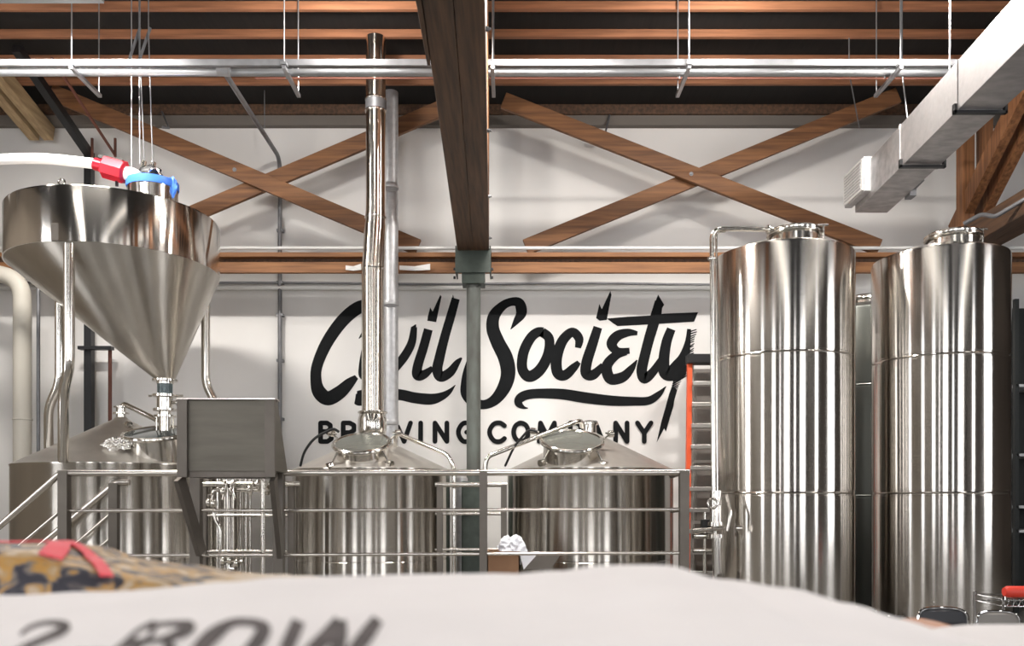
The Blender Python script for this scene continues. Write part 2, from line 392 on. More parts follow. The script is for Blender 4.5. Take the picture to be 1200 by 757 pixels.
# column
cx = -.547
t = thing('steel_column', 'green-grey round steel column standing before the lettering', 'column', (cx, 12.15, 0))
MB().lathe([(.1, .04), (.1, H(3.2))], (cx, 12.15, 0)).build('shaft', M['green'], t)
MB().box(cx-.11, cx+.13, 12.03, 12.27, 0, .04).build('base_plate', M['greenplate'], t, smooth=False, bevel=.005)
m_ = MB(); m_.box(cx-.25, cx-.232, 11.98, 12.34, H(3.24), H(3.62)); m_.box(cx+.232, cx+.25, 11.98, 12.34, H(3.24), H(3.62)); m_.box(cx-.25, cx+.25, 11.97, 11.985, H(3.24), H(3.58)); m_.box(cx-.25, cx+.25, 11.98, 12.34, H(3.5), H(3.54))
m_.box(cx-.16, cx+.16, 12.0, 12.3, H(3.10), H(3.5)); m_.build('capital', M['greenplate'], t, smooth=False, bevel=.004)
for dx in (-.28, .25):
    for z in (3.30, 3.18): MB().box(cx+dx, cx+dx+.03, 12.05, 12.09, H(z), H(z)+.03).build('bolt', M['black'], t, smooth=False)

# ------------------------------------------------------------------ wall pipes
def pipe(name, label, cat, pts, r, m_, fl=.12, seg=12, group=None):
    o = MB().tube(fillet(pts, fl), r, seg).build(name, m_)
    b0 = min(pts, key=lambda p: Vector(p)[2]); rooted(o, b0); return tag(o, label, cat, group)
pipe('conduit', 'thin white conduit running along the top of the timber ledger', 'pipe', [(-8.6, 12.33, H(3.69)), (9.0, 12.33, H(3.69))], .025, M['whitepipe'])
pipe('conduit', 'thin pale conduit on the wall just above the lettering', 'pipe', [(-8.6, 13.12, H(3.315)), (5.2, 13.12, H(3.315))], .036, M['whitepipe'])
pipe('conduit', 'sagging grey cable above the pale wall conduit', 'cable', [(-8.6, 13.14, H(3.40)), (-3.3, 13.14, H(3.40)), (-1, 13.14, H(3.37)), (1.0, 13.14, H(3.40)), (3, 13.14, H(3.365)), (5.2, 13.14, H(3.375))], .02, M['dullpipe'], fl=1)
a = W(262, 83, 9.94); bq = W(328, 186, 13.12)
t = thing('wall_pipe', 'grey pipe slanting from the ceiling pipe then running down the wall left of the lettering', 'pipe', (bq.x, 13.12, 0))
MB().tube(fillet([a, bq, (bq.x, 13.12, 0)], .25), .032, 12).build('pipe_run', M['dullpipe'], t)
MB().tube([a+Vector((-.07, 0, 0)), a+Vector((.07, 0, 0))], .058, 12).build('tee', M['pipe'], t)
m_ = MB()
for z in (5.0, 4.2, 3.4, 2.9, 2.2, 1.3): m_.box(bq.x-.05, bq.x+.05, 13.10, 13.2, H(z)-.02, H(z)+.02)
m_.build('pipe_clip', M['dullpipe'], t, smooth=False)
# overhead pipes
pipe('ceiling_pipe', 'long bright galvanised pipe crossing below the ceiling, lower of the two', 'pipe', [(-8.9, 9.98, H(5.04)), (5.3, 9.98, H(5.04))], .042, M['pipe'])
o = MB().box(-8.9, 5.3, 9.72, 9.78, H(4.99), H(5.065)).build('strut_channel', M['dullpipe'], smooth=False, bevel=.004); rooted(o, (0, 9.75, H(4.99))); tag(o, 'flat grey steel channel running just above the bright ceiling pipe', 'channel')
pipe('ceiling_cable', 'thin reddish cable strung below the two ceiling pipes', 'cable', [(-3.1, 10.3, H(5.13)), (6.3, 10.3, H(5.13))], .012, M['brownpipe'])
def hanger(px, label, top2=True):
    x = (px-600)/518*5.0
    t = thing('pipe_hanger', label, 'hanger', (x, 10, H(4.93)), 'pipe hangers under the ceiling')
    MB().box(x-.022, x+.022, 9.66, 10.36, H(4.925), H(4.965)).build('cross_channel', M['pipe'], t, smooth=False, bevel=.004)
    MB().tube([(x, 9.69, H(4.93)), (x, 9.69, ZC)], .008, 8).build('rod', M['pipe'], t)
    MB().tube([(x, 10.33, H(4.93)), (x, 10.33, ZC)], .008, 8).build('rod', M['pipe'], t)
    m_ = MB(); m_.box(x-.035, x+.035, 9.65, 9.73, H(4.97), H(5.0)); m_.box(x-.03, x+.03, 9.93, 10.03, H(5.075), H(5.095)); m_.tube([(x-.05, 9.98, H(4.97)), (x-.05, 9.98, H(5.12))], .01, 6); m_.build('clamp', M['pipe'], t, smooth=False)
for px, lb in ((82, 'steel rod hanger on the ceiling pipe nearest the left edge'), (332, 'steel rod hanger on the ceiling pipe left of the flue'), (577, 'steel rod hanger on the ceiling pipe just right of the dark roof beam'),
               (808, 'steel rod hanger on the ceiling pipe above the crossed braces'), (1057, 'steel rod hanger on the ceiling pipe left of the square duct')):
    hanger(px, lb)
# long rods and cables
pipe('drop_rod', 'thin rod hanging from the ceiling to the square duct', 'rod', [W(1113, 82, 9.0), (W(1113, 82, 9.0).x, 9.0, ZC)], .008, M['pipe'], seg=6)
pipe('hanging_wire', 'thin wire hanging loose left of the square duct', 'wire', [W(1007, 150, 12.3), W(995, 85, 11.0), (W(995, 85, 11).x, 11.0, H(6.1))], .008, M['dullpipe'], seg=6)
pipe('hanging_wire', 'thin wire dropping from the pipe hanger beside the square duct', 'wire', [W(1064, 143, 10.2), W(1057, 84, 10.2), (W(1057, 84, 10.2).x, 10.2, H(6.1))], .009, M['pipe'], seg=6)
pipe('hanging_wire', 'thin wire hanging above the wall pipe bend', 'wire', [W(310, 150, 12.6), (W(310, 150, 12.6).x, 12.6, H(6.1))], .008, M['dullpipe'], seg=6)
for (p0, p1, p2, lb) in (((186, 122), (198, 150), (190, 149), 'small dark angle bracket above the left braces'), ((716, 128), (709, 157), (700, 155), 'small dark angle bracket above the right braces')):
    o = MB().tube([W(*p0, 13.19), W(*p1, 12.75), W(*p2, 12.75)], .02, 6).build('angle_bracket', M['dullpipe']); rooted(o, W(*p1, 12.75)); tag(o, lb, 'bracket')
# black post with slanting arm
t = thing('black_post', 'black square post on the wall behind the hopper with a slanting arm', 'post', (-6.45, 13.0, H(0)))
MB().box(-6.50, -6.39, 12.95, 13.07, 0, H(5.36)).build('shaft', M['black'], t, smooth=False, bevel=.003)
MB().beam((-6.445, 13.0, H(5.33)), (-6.445, 11.1, H(5.92)), .11, .12).build('arm', M['black'], t, smooth=False, bevel=.003)
MB().beam(W(93, 408, 12.9), W(132, 408, 12.9), .12, .05).build('cross_arm', M['black'], t, smooth=False, bevel=.003)
m_ = MB(); m_.beam(W(135, 182, 13.0), (W(135, 182, 13).x, 11.2, H(5.85)), .03, .03)
for px in (108, 135): m_.beam(W(px, 162, 12.95), W(px, 184, 12.95), .03, .03)
m_.build('tie_rod', M['brownpipe'], t, smooth=False)
pipe('wall_pipe', 'thin rust-brown pipe on the wall under the hopper', 'pipe', [(W(129, 408, 13.0).x, 13.0, 0), W(129, 408, 13.0)], .028, M['brownpipe'])
t = thing('vent_duct', 'cream round duct standing behind the hopper legs at the left edge', 'duct', (-7.0, 12.2, 0))
MB().tube(fillet([(-7.0, 12.2, 0), (-7.0, 12.2, H(3.22)), (-8.6, 12.2, H(3.5))], .3), .12, 24).build('duct_run', M['cream'], t)
MB().ring((-7.0, 12.2, H(1.2)), (0, 0, 1), .12, .012).build('joint', M['cream'], t)
pipe('conduit', 'grey conduit beside the cream duct at the left edge', 'pipe', [(-6.80, 12.25, 0), (-6.80, 12.25, H(3.3))], .025, M['dullpipe'])

# ------------------------------------------------------------------ painted lettering
YW = 13.197
def c1(p): return (p[0]/4.79+350, p[1]/4.79+330)
def c2(p): return (p[0]/4.79+590, p[1]/4.79+330)
sign = thing('wall_lettering', 'black painted CIVIL SOCIETY BREWING COMPANY lettering on the white wall', 'lettering', (0, YW, H(1.0)))
def stroke_mesh(mb, pts, conv, smooth=8, cap=True):
    P = crom(pts, smooth) if len(pts) > 2 else pts
    L_, R_ = [], []
    for i, p in enumerate(P):
        a = P[max(0, i-1)]; b_ = P[min(len(P)-1, i+1)]
        dx, dy = b_[0]-a[0], b_[1]-a[1]; l = math.hypot(dx, dy) or 1
        nx, ny = -dy/l, dx/l
        w_ = max(p[2], 1)/2
        L_.append(conv((p[0]+nx*w_, p[1]+ny*w_))); R_.append(conv((p[0]-nx*w_, p[1]-ny*w_)))
    for i in range(len(P)-1):
        vs = [mb.bm.verts.new(q) for q in (L_[i], L_[i+1], R_[i+1], R_[i])]
        mb.bm.faces.new(vs)
    if cap:
        for p in (P[0], P[-1]):
            if p[2] > 18: continue
def wallpt(cf, d=0):
    return lambda p: Vector(((cf(p)[0]-600)/F*YW, YW-d, EYE+(590-cf(p)[1])/F*YW))
def poly(mb, pts, conv):
    mb.bm.faces.new([mb.bm.verts.new(conv(p)) for p in pts])
_d = [0]
def letter(name, strokes, cf, polys=()):
    _d[0] += .0001
    mb = MB()
    for s in strokes: _d[0] += .00006; stroke_mesh(mb, s, wallpt(cf, _d[0]))
    for p in polys: _d[0] += .00006; poly(mb, p, wallpt(cf, _d[0]))
    for f in mb.bm.faces: pass
    # paint film: a real, very thin layer
    off = wloc(sign)
    for v in mb.bm.verts: v.co -= off
    bmesh.ops.remove_doubles(mb.bm, verts=mb.bm.verts, dist=.0005)
    me = bpy.data.meshes.new(name); mb.bm.to_mesh(me); mb.bm.free()
    me.materials.append(M['ink']); o = bpy.data.objects.new(name, me); link(o); o.parent = sign
    return o
letter('script_letter', [[(470, 150, 30), (430, 138, 55), (345, 142, 72), (250, 215, 72), (160, 340, 68), (104, 470, 62), (98, 560, 64), (117, 622, 78), (165, 655, 80), (230, 622, 76), (285, 570, 58), (325, 535, 28)],
                         [(440, 150, 50), (420, 215, 58), (338, 320, 4)]], c1)
letter('script_letter', [[(400, 290, 44), (380, 380, 52), (364, 470, 52), (368, 525, 58), (410, 515, 48), (455, 470, 30)]], c1)
letter('script_letter', [[(490, 285, 48), (480, 380, 52), (470, 480, 56), (490, 530, 54), (545, 480, 50), (600, 410, 50), (635, 340, 46), (648, 255, 34)], [(646, 262, 30), (658, 240, 4)]], c1)
letter('script_letter', [[(728, 268, 50), (700, 370, 52), (668, 475, 54), (668, 525, 58), (705, 520, 50), (752, 484, 26)]], c1, [[(722, 220), (725, 195), (738, 145), (752, 168), (795, 74), (802, 84), (772, 228)]])
letter('script_letter', [[(882, 95, 46), (855, 190, 50), (820, 310, 52), (790, 430, 56), (778, 495, 58), (798, 535, 56), (850, 508, 52), (890, 455, 34), (915, 428, 10)], [(868, 100, 10), (866, 75, 3)]], c1)
letter('swash', [[(318, 655, 50), (340, 655, 86), (420, 632, 66), (560, 634, 62), (650, 652, 62), (740, 660, 62), (800, 645, 46), (845, 618, 28), (880, 580, 3)]], c1)
letter('script_letter', [[(1190, 268, 4), (1222, 222, 36), (1250, 175, 60), (1240, 125, 60), (1205, 112, 48), (1150, 132, 50), (1098, 190, 66), (1090, 262, 72), (1118, 340, 78), (1160, 425, 84), (1176, 510, 82), (1155, 590, 76), (1105, 660, 62), (1045, 690, 52), (985, 678, 58), (942, 630, 62), (934, 570, 46), (945, 500, 40), (960, 425, 18)]], c1)
letter('script_letter', [[(215, 283, 54), (256, 320, 54), (250, 410, 58), (205, 495, 62), (145, 532, 64), (106, 490, 58), (112, 400, 58), (150, 320, 56), (190, 285, 54), (225, 284, 54)]], c2)
letter('script_letter', [[(418, 372, 34), (424, 320, 50), (385, 284, 52), (330, 335, 58), (298, 430, 62), (304, 510, 62), (345, 525, 58), (395, 482, 46), (424, 452, 26)]], c2)
letter('script_letter', [[(530, 256, 50), (500, 350, 56), (468, 450, 60), (464, 515, 60), (505, 522, 56), (560, 470, 36)]], c2, [[(520, 205), (538, 125), (552, 155), (600, 52), (606, 75), (580, 215), (540, 220)]])
letter('script_letter', [[(752, 290, 22), (700, 286, 44), (640, 305, 58), (608, 350, 60), (640, 390, 44), (708, 388, 34)], [(690, 395, 36), (630, 415, 50), (580, 475, 60), (600, 545, 62), (670, 535, 58), (720, 485, 38), (750, 440, 6)]], c2)
letter('script_letter', [[(872, 110, 44), (858, 180, 58), (840, 245, 60), (815, 330, 58), (792, 420, 58), (776, 500, 60), (792, 545, 56), (840, 505, 48), (890, 430, 34)]], c2,
       [[(868, 73), (902, 130), (890, 150), (845, 130)], [(580, 207), (700, 197), (830, 190), (900, 180), (1093, 172), (1070, 225), (860, 238), (640, 250), (615, 234)]])
brist = []
for k in range(20):
    y = 272+k*13.2; xb = 1044-k*1.6; l_ = 42-k*.7+random.uniform(-6, 5); s_ = random.uniform(8, 26)
    brist.append([(xb-14, y+s_), (xb+l_, y-6), (xb+l_+1, y-1), (xb-14, y+s_+9)])
for k in range(9):
    y = 540+k*13; xb = 975-k*3
    brist.append([(xb-25, y+16), (xb+34-k*2+random.uniform(-8, 4), y-8), (xb+26-k*2, y), (xb-22, y+26)])
letter('script_letter', [[(942, 266, 50), (915, 340, 56), (900, 440, 62), (906, 510, 68), (945, 515, 84), (985, 475, 84), (1015, 420, 60), (1034, 340, 32), (1042, 266, 22)]], c2,
       [[(960, 470), (1045, 430), (1022, 525), (985, 560), (930, 555)], [(945, 590), (962, 596), (975, 610), (958, 670), (954, 700), (935, 760), (912, 842), (902, 824), (860, 903), (885, 790), (905, 720), (930, 630)]]+brist)
letter('swash', [[(138, 710, 4), (112, 706, 20), (86, 684, 44), (92, 656, 52), (130, 636, 54), (200, 628, 54), (330, 632, 60), (460, 652, 62), (600, 668, 58), (730, 672, 50), (815, 668, 46), (872, 632, 34), (912, 588, 3)]], c2)
# block capitals
CAPS = {
 'B': [[(0, 0), (0, 1)], [(0, 1), (.55, 1), (.85, .88), (.85, .65), (.55, .54), (0, .54)], [(.5, .54), (.9, .42), (.95, .15), (.6, 0), (0, 0)]],
 'R': [[(0, 0), (0, 1)], [(0, 1), (.55, 1), (.9, .88), (.9, .6), (.55, .48), (0, .48)], [(.4, .48), (1, 0)]],
 'E': [[(1, 1), (0, 1), (0, 0), (1, 0)], [(0, .5), (.8, .5)]],
 'W': [[(0, 1), (.25, 0), (.5, .8), (.75, 0), (1, 1)]],
 'I': [[(.5, 0), (.5, 1)]],
 'N': [[(0, 0), (0, 1), (1, 0), (1, 1)]],
 'G': [[(.95, .85), (.65, 1), (.3, .95), (.03, .65), (.03, .35), (.3, .04), (.65, 0), (.98, .2), (1, .5), (.6, .5)]],
 'C': [[(1, .85), (.7, 1), (.3, .95), (.03, .65), (.03, .35), (.3, .04), (.7, 0), (1, .16)]],
 'O': [[(.5, 1), (.18, .9), (0, .65), (0, .35), (.18, .1), (.5, 0), (.82, .1), (1, .35), (1, .65), (.82, .9), (.5, 1), (.3, .96)]],
 'M': [[(0, 0), (.08, 1), (.5, .25), (.92, 1), (1, 0)]],
 'P': [[(0, 0), (0, 1), (.6, 1), (.98, .86), (.98, .6), (.6, .46), (0, .46)]],
 'A': [[(0, 0), (.5, 1), (1, 0)], [(.2, .33), (.8, .33)]],
 'Y': [[(0, 1), (.5, .45), (1, 1)], [(.5, .5), (.5, 0)]],
}
def capstrokes(ch, x0, x1, yt, yb, wd):
    res = []
    h_ = wd/2
    for s in CAPS[ch]:
        res.append([(x0+h_+(x1-x0-wd)*a, yb-h_*.6-(yb-yt-h_*1.2)*b_, wd) for a, b_ in s])
    return res
def polystroke(mb, P, conv, w_):
    """constant-width polyline with round joints"""
    for i in range(len(P)-1):
        a, b_ = P[i], P[i+1]; dx, dy = b_[0]-a[0], b_[1]-a[1]; l = math.hypot(dx, dy) or 1; nx, ny = -dy/l*w_/2, dx/l*w_/2; _d[0] += .00003
        mb.bm.faces.new([mb.bm.verts.new(conv(q)) for q in ((a[0]+nx, a[1]+ny), (b_[0]+nx, b_[1]+ny), (b_[0]-nx, b_[1]-ny), (a[0]-nx, a[1]-ny))])
    for p in P:
        _d[0] += .00003
        mb.bm.faces.new([mb.bm.verts.new(conv((p[0]+math.cos(k*math.pi/5)*w_/2, p[1]+math.sin(k*math.pi/5)*w_/2))) for k in range(10)])
for ch, xa, xb in (('B', 373, 392), ('R', 399.5, 419), ('E', 426, 442), ('W', 448, 484), ('I', 489, 497), ('N', 507, 526.5), ('G', 534.5, 556), ('C', 571, 594), ('O', 599.5, 621.5),
                   ('M', 629, 654), ('P', 665.5, 683.5), ('A', 686.5, 709), ('N', 718.5, 737.5), ('Y', 744, 765.5)):
    mb = MB(); _d[0] += .0001
    cv = (lambda p: Vector(((p[0]-600)/F*YW, YW-_d[0], EYE+(590-p[1])/F*YW)))
    for s in capstrokes(ch, xa, xb, 494, 519, 5.6):
        P = [(p[0], p[1]) for p in s]
        if ch in 'OGC': P = crom(P, 4)
        polystroke(mb, P, cv, 5.6)
    off = wloc(sign)
    for v in mb.bm.verts: v.co -= off
    me = bpy.data.meshes.new('capital_letter'); mb.bm.to_mesh(me); mb.bm.free(); me.materials.append(M['ink'])
    o = bpy.data.objects.new('capital_letter', me); link(o); o.parent = sign

# ------------------------------------------------------------------ square duct on the right
t = thing('square_duct', 'large square galvanised air duct slanting in from the top right', 'duct', (4.8, 11.4, H(3.9)))
def dx_(y): return 4.60+(y-11.4)*.062
ya, yb = 5.0, 11.45; wdd = .43
def dsec(y, e=0): return [(dx_(y)-e, y, H(3.9)-e), (dx_(y)+wdd+e, y, H(3.9)-e), (dx_(y)+wdd+e, y, H(4.39)+e), (dx_(y)-e, y, H(4.39)+e)]
def dbox(mb, y0, y1, e=0):
    a, b_ = dsec(y0, e), dsec(y1, e); mb.hexa([a[0], a[1], b_[1], b_[0], a[3], a[2], b_[2], b_[3]])
m_ = MB(); dbox(m_, ya, yb); m_.build('duct_body', M['duct'], t, smooth=False, bevel=.004)
for y in (7.05, 8.45, 9.9): m_ = MB(); dbox(m_, y, y+.035, .012); m_.build('seam_flange', M['duct'], t, smooth=False, bevel=.002)
x_ = dx_(11.1)
g = MB().box(x_-.10, x_-.0, 10.86, 11.5, H(3.98), H(4.42)).build('register_box', M['galv'], t, smooth=False, bevel=.004)
m_ = MB(); m_.box(x_-.12, x_-.10, 10.88, 11.48, H(4.0), H(4.4)); 
m_.build('grille', M['whitepipe'], g, smooth=False, bevel=.003)
m_ = MB()
for k in range(9): m_.box(x_-.128, x_-.12, 10.92, 11.44, H(4.03+k*.04), H(4.045+k*.04))
m_.build('louvre', M['galv'], g, smooth=False)
for y in (8.42, 9.78):
    x_ = dx_(y); m_ = MB(); m_.box(x_-.05, x_+wdd+.05, y, y+.05, H(3.855), H(3.885)); m_.box(x_-.05, x_-.02, y, y+.05, H(3.855), H(3.95)); m_.box(x_+wdd+.02, x_+wdd+.05, y, y+.05, H(3.855), H(3.95))
    m_.build('support_strap', M['black'], t, smooth=False, bevel=.003)
m_ = MB(); x_ = dx_(10.8)+wdd; m_.box(x_, x_+.08, 10.7, 10.85, H(3.86), H(4.0)); m_.tube([(x_+.05, 10.7, H(3.96)), (x_+.11, 10.6, H(4.03))], .03, 10); m_.build('damper_handle', M['dullpipe'], t, smooth=False)
# conduit over right tank
pipe('conduit', 'bent grey conduit on the truss above the right tank', 'pipe', [W(1130, 262, 11.4), W(1150, 251, 11.2), W(1166, 254, 11.0), W(1200, 234, 10.7), W(1280, 190, 10.2)], .028, M['dullpipe'], fl=.05)

# ------------------------------------------------------------------ tall tanks
def tall_tank(label, X, Y, R, htop, hring, mx, my, grp='tall steel tanks', shell='steel'):
    t = thing('tall_tank', label, 'tank', (X, Y, 0), grp)
    zt = H(htop)
    prof = [(R*.35, .12), (R*.8, .18), (R-.02, .24), (R, .30)]
    for h in hring[::-1]:
        z = H(h); prof += [(R, z-.03), (R-.004, z-.026), (R-.004, z-.012), (R+.003, z), (R-.004, z+.012), (R-.004, z+.026), (R, z+.03)]
    prof += [(R, zt-.03), (R-.008, zt-.008), (R-.03, zt), (R*.7, zt+.07), (R*.4, zt+.12), (0.001, zt+.14)]
    MB().lathe(prof, (X, Y, 0), seg=96, cap1=False).build('shell', M[shell], t, ang=25)
    n = MB().lathe([(.25, -.08), (.25, .10)], (mx, my, zt+.08), seg=48).build('manway_neck', M['tube'], t)
    MB().lathe([(.28, 0), (.285, .01), (.285, .03), (.27, .045), (.18, .06), (.001, .07)], (mx, my, zt+.18), seg=48).build('manway_lid', M['tube'], n)
    MB().ring((mx, my, zt+.175), (0, 0, 1), .275, .016).build('clamp_ring', M['tube'], n)
    kn = MB(); kn.tube([(mx+.29, my-.05, zt+.0), (mx+.29, my-.05, zt+.27)], .013, 8); kn.tube([(mx+.24, my-.05, zt+.27), (mx+.34, my-.05, zt+.27)], .014, 8); kn.build('clamp_handle', M['tube'], n)
    for a in (45, 135, 225, 315):
        ca, sa = math.cos(math.radians(a)), math.sin(math.radians(a))
        m_ = MB(); m_.tube([(X+ca*R*.72, Y+sa*R*.72, .03), (X+ca*R*.72, Y+sa*R*.72, .20)], .05, 14); m_.lathe([(.08, 0), (.08, .03)], (X+ca*R*.72, Y+sa*R*.72, 0), seg=20)
        m_.build('leg', M['railpost'], t)
    return t
tall_tank('tall shiny steel tank beside the red ladder, left of the front pair', 2.98, 9.4, .75, 2.70, [1.555, .11], 3.03, 9.15)
tall_tank('tall shiny steel tank under the square duct, at the right edge', 4.68, 9.35, .69, 2.66, [1.535, .11], 4.73, 9.15)
tall_tank('tall steel tank half hidden in the dark gap behind the two front tanks', 4.72, 11.3, .66, 2.5, [1.5, .1], 4.72, 11.3, shell='steel_shaded')
# spray pipe on first tank
t = thing('tank_pipe', 'thin polished pipe hooking over the top of the left tall tank', 'pipe', W(838, 690, 8.98))
MB().tube(fillet([W(839, 675, 8.98), W(836, 560, 8.98), W(834, 268, 8.98), W(905, 269, 9.05)], .12), .024, 12).build('pipe_run', M['tube'], t)
m_ = MB()
for (p, ax) in (((834.3, 303), (0, 0, 1)), ((836, 592), (0, 0, 1)), ((837, 612), (0, 0, 1)), ((900, 269), (1, 0, 0))):
    q = W(*p, 8.98); m_.lathe([(.045, -.012), (.048, 0), (.045, .012)], q, ax, 16)
m_.build('ferrule', M['tube'], t)
MB().tube(fillet([W(841, 600, 9.02), W(839.5, 272, 9.02), W(850, 271, 9.05)], .06), .012, 8).build('signal_tube', M['tube'], t)
m_ = MB()
m_.tube([W(839, 575, 8.95), W(839, 612, 8.95)], .065, 16); m_.lathe([(.085, -.02), (.085, .02)], W(839, 614, 8.95), (0, 0, 1), 16); m_.lathe([(.085, -.02), (.085, .02)], W(839, 628, 8.95), (0, 0, 1), 16)
m_.tube([W(840, 628, 8.95), W(840, 650, 8.95), W(841, 672, 8.95)], .05, 14)
m_.build('valve_body', M['tube'], t)
MB().tube([W(812, 622, 8.9), W(850, 619, 8.9)], .022, 10).build('valve_handle', M['rail'], t)
m_ = MB(); m_.tube(fillet([W(852, 580, 8.9), W(856, 600, 8.8), W(852, 622, 8.8)], .05), .02, 8); m_.ring(W(835, 590, 8.87), (0, 1, 0), .05, .012, 20, 8); m_.lathe([(.03, 0), (.03, .06)], W(862, 619, 8.8), (1, 0, 0), 12); m_.build('gauge', M['rail'], t)
t = thing('pipe_manifold', 'dark valve and short pipes behind the platform end post', 'valve', W(825, 690, 9.6))
m_ = MB(); m_.tube([W(812, 628, 9.6), W(838, 628, 9.6)], .035, 12); m_.tube([W(812, 645, 9.6), W(838, 645, 9.6)], .025, 12); m_.tube([W(826, 600, 9.6), W(826, 672, 9.6)], .02, 10); m_.build('pipe_run', M['tube'], t)
m_ = MB(); p = W(827, 614, 9.58); m_.box(p.x-.05, p.x+.05, p.y-.05, p.y+.05, p.z-.05, p.z+.05); m_.build('actuator', M['black'], t, smooth=False, bevel=.01)

# ------------------------------------------------------------------ brewing vessels
def frame_on_cone(X, Y, R, zr, za, az, d):
    """point on the cone lid at distance d from its axis in direction az, and the outward normal"""
    s = (za-zr)/R
    p = Vector((X+math.cos(az)*d, Y+math.sin(az)*d, za-s*d))
    n = Vector((math.cos(az)*s, math.sin(az)*s, 1)).normalized()
    return p, n
def manway(parent, p, n, r, hgt, lidmat, clamps=((200, 1), (340, 1), (100, 0), (30, 0))):
    m_ = MB().lathe([(r*.94, -.12), (r*.94, hgt-.02), (r, hgt-.01)], p, n, 48).build('manway', M['tube'], parent)
    c = p+n*hgt
    MB().ring(c, n, r, .028, 56).build('manway_ring', M['tube'], m_)
    MB().lathe([(r*.97, 0), (r*.97, .012), (r*.5, .022), (.001, .026)], c+n*.004, n, 48).build('hatch_plate', lidmat, m_)
    u = n.cross(Vector((0, 1, 0))).normalized(); v = n.cross(u)
    if v.y > 0: v = -v
    u = -u if u.x < 0 else u
    for (a, long) in clamps:
        a = math.radians(a)   # 0 = right, 90 = away, 270 = toward viewer
        d = u*math.cos(a)-v*math.sin(a)
        q = c+d*(r+.03)
        k = MB(); k.tube([q-n*.02+d*-.02, q+d*.04-n*(.10 if long else -.02), q+d*.08-n*(.16 if long else -.06)], .012, 8)
        e = q+d*.08-n*(.16 if long else -.06)
        k.tube([e-d*.01, e+d*.05], .042, 12); k.tube([e+Vector((-.05, 0, .01)), e+Vector((.05, 0, -.01))], .012, 8)
        k.build('wing_clamp', M['tube'], m_)
    return m_, c
def vessel(name, label, cat, X, Y, R, hr, ha, zb, seg=96):
    t = thing(name, label, cat, (X, Y, 0), 'brewing vessels behind the railing')
    zr, za = H(hr), H(ha)
    MB().lathe([(R*.3, zb-.12), (R*.9, zb-.03), (R, zb), (R, zb+.25), (R-.004, zb+.255), (R-.004, zb+.265), (R, zb+.27), (R, zr-.03), (R+.006, zr-.02), (R+.006, zr), (R-.01, zr+.004)], (X, Y, 0), seg=seg).build('shell', M['steel_b'], t)
    MB().lathe([(R, zr), (R*.985, zr+.012), (.10, za-(za-zr)*.10/R), (.07, za-.02)], (X, Y, 0), seg=seg).build('cone_lid', M['steel_top'], t)
    for a in (45, 135, 225, 315):
        ca, sa = math.cos(math.radians(a)), math.sin(math.radians(a))
        m_ = MB(); m_.tube([(X+ca*R*.8, Y+sa*R*.8, .02), (X+ca*R*.8, Y+sa*R*.8, zb+.02)], .06, 14); m_.lathe([(.1, 0), (.1, .03)], (X+ca*R*.8, Y+sa*R*.8, 0), seg=20); m_.build('leg', M['railpost'], t)
    return t
# kettle
K = vessel('brew_kettle', 'steel brew kettle with the tall flue rising from its cone lid', 'kettle', -1.80, 11.0, 1.0, .425, .90, .65)
p, n = frame_on_cone(-1.80, 11.0, 1.0, H(.425), H(.90), math.radians(-91), .64); n = Vector((-.02, -.44, 1)).normalized()
manway(K, p, n, .335, .14, M['plate'], ((222, 1), (322, 1), (150, 0), (25, 0)))
MB().tube(fillet([W(463, 530, 10.8), W(464, 507, 10.7), W(525, 533, 10.2), W(532, 548, 10.05), W(532, 700, 10.05)], .09), .026, 12).build('spray_pipe', M['tube'], K)
MB().tube(fillet([W(352, 546, 10.3), W(356, 530, 10.2), W(368, 513, 10.1), W(391, 502, 10.0), W(397, 506, 10.05)], .15), .016, 8).build('power_cable', M['rubber'], K)
m_ = MB(); c = (-1.80, 11.0, H(.86)); m_.lathe([(.13, -.05), (.17, .02), (.185, .10), (.185, .22), (.16, .30)], c, seg=40); m_.build('stack_adapter', M['tube'], K)
t = thing('flue_pipe', 'tall mirror-bright steel flue pipe rising from the kettle to the ceiling', 'flue', (-1.80, 11.0, H(1.14)))
pts = [(-1.795, 11.0, H(1.15)), (-1.795, 11.0, H(3.02)), (-1.755, 11.0, H(3.68)), (-1.755, 11.0, H(6.0))]
MB().tube(fillet(pts, .1, 4), [.142]*2+[.142]*3+[.138]*2+[.130]*3+[.126]*2, 32).build('pipe_run', M['flue'], t)
for z, x, r in ((1.17, -1.795, .185), (3.02, -1.795, .146), (3.68, -1.757, .14), (5.05, -1.755, .137), (5.20, -1.755, .137)):
    MB().lathe([(r, -.012), (r+.004, 0), (r, .012)], (x, 11.0, H(z)), seg=36).build('joint_ring', M['tube'], t)
MB().lathe([(.134, 0), (.134, .14)], (-1.755, 11, H(5.055)), seg=32).build('clamp_sleeve', M['dullpipe'], t)
for (xa, xb) in ((405, 423), (468, 504)):
    m_ = MB(); m_.prism([W(xa, 311, 12.33), W(xa, 316, 12.33), W((xa+xb)/2, 317, 12.31), W(xb, 316, 12.33), W(xb, 309, 12.33), W((xa+xb)/2, 312, 12.31)], (0, .02, 0))
    m_.build('wall_strap', M['whitepipe'], t, smooth=False)
t = thing('vent_pipe', 'dull grey round vent pipe just behind the bright flue', 'pipe', (-1.725, 12.15, 0))
MB().lathe([(.105, 0), (.105, H(5.85))], (-1.725, 12.15, 0), seg=32).build('pipe_run', M['galv'], t)
for z in (4.42, 2.79, 1.13): MB().lathe([(.108, -.03), (.112, -.02), (.112, .02), (.108, .03)], (-1.69, 11.9, H(z)), seg=32).build('joint_ring', M['galv'], t)
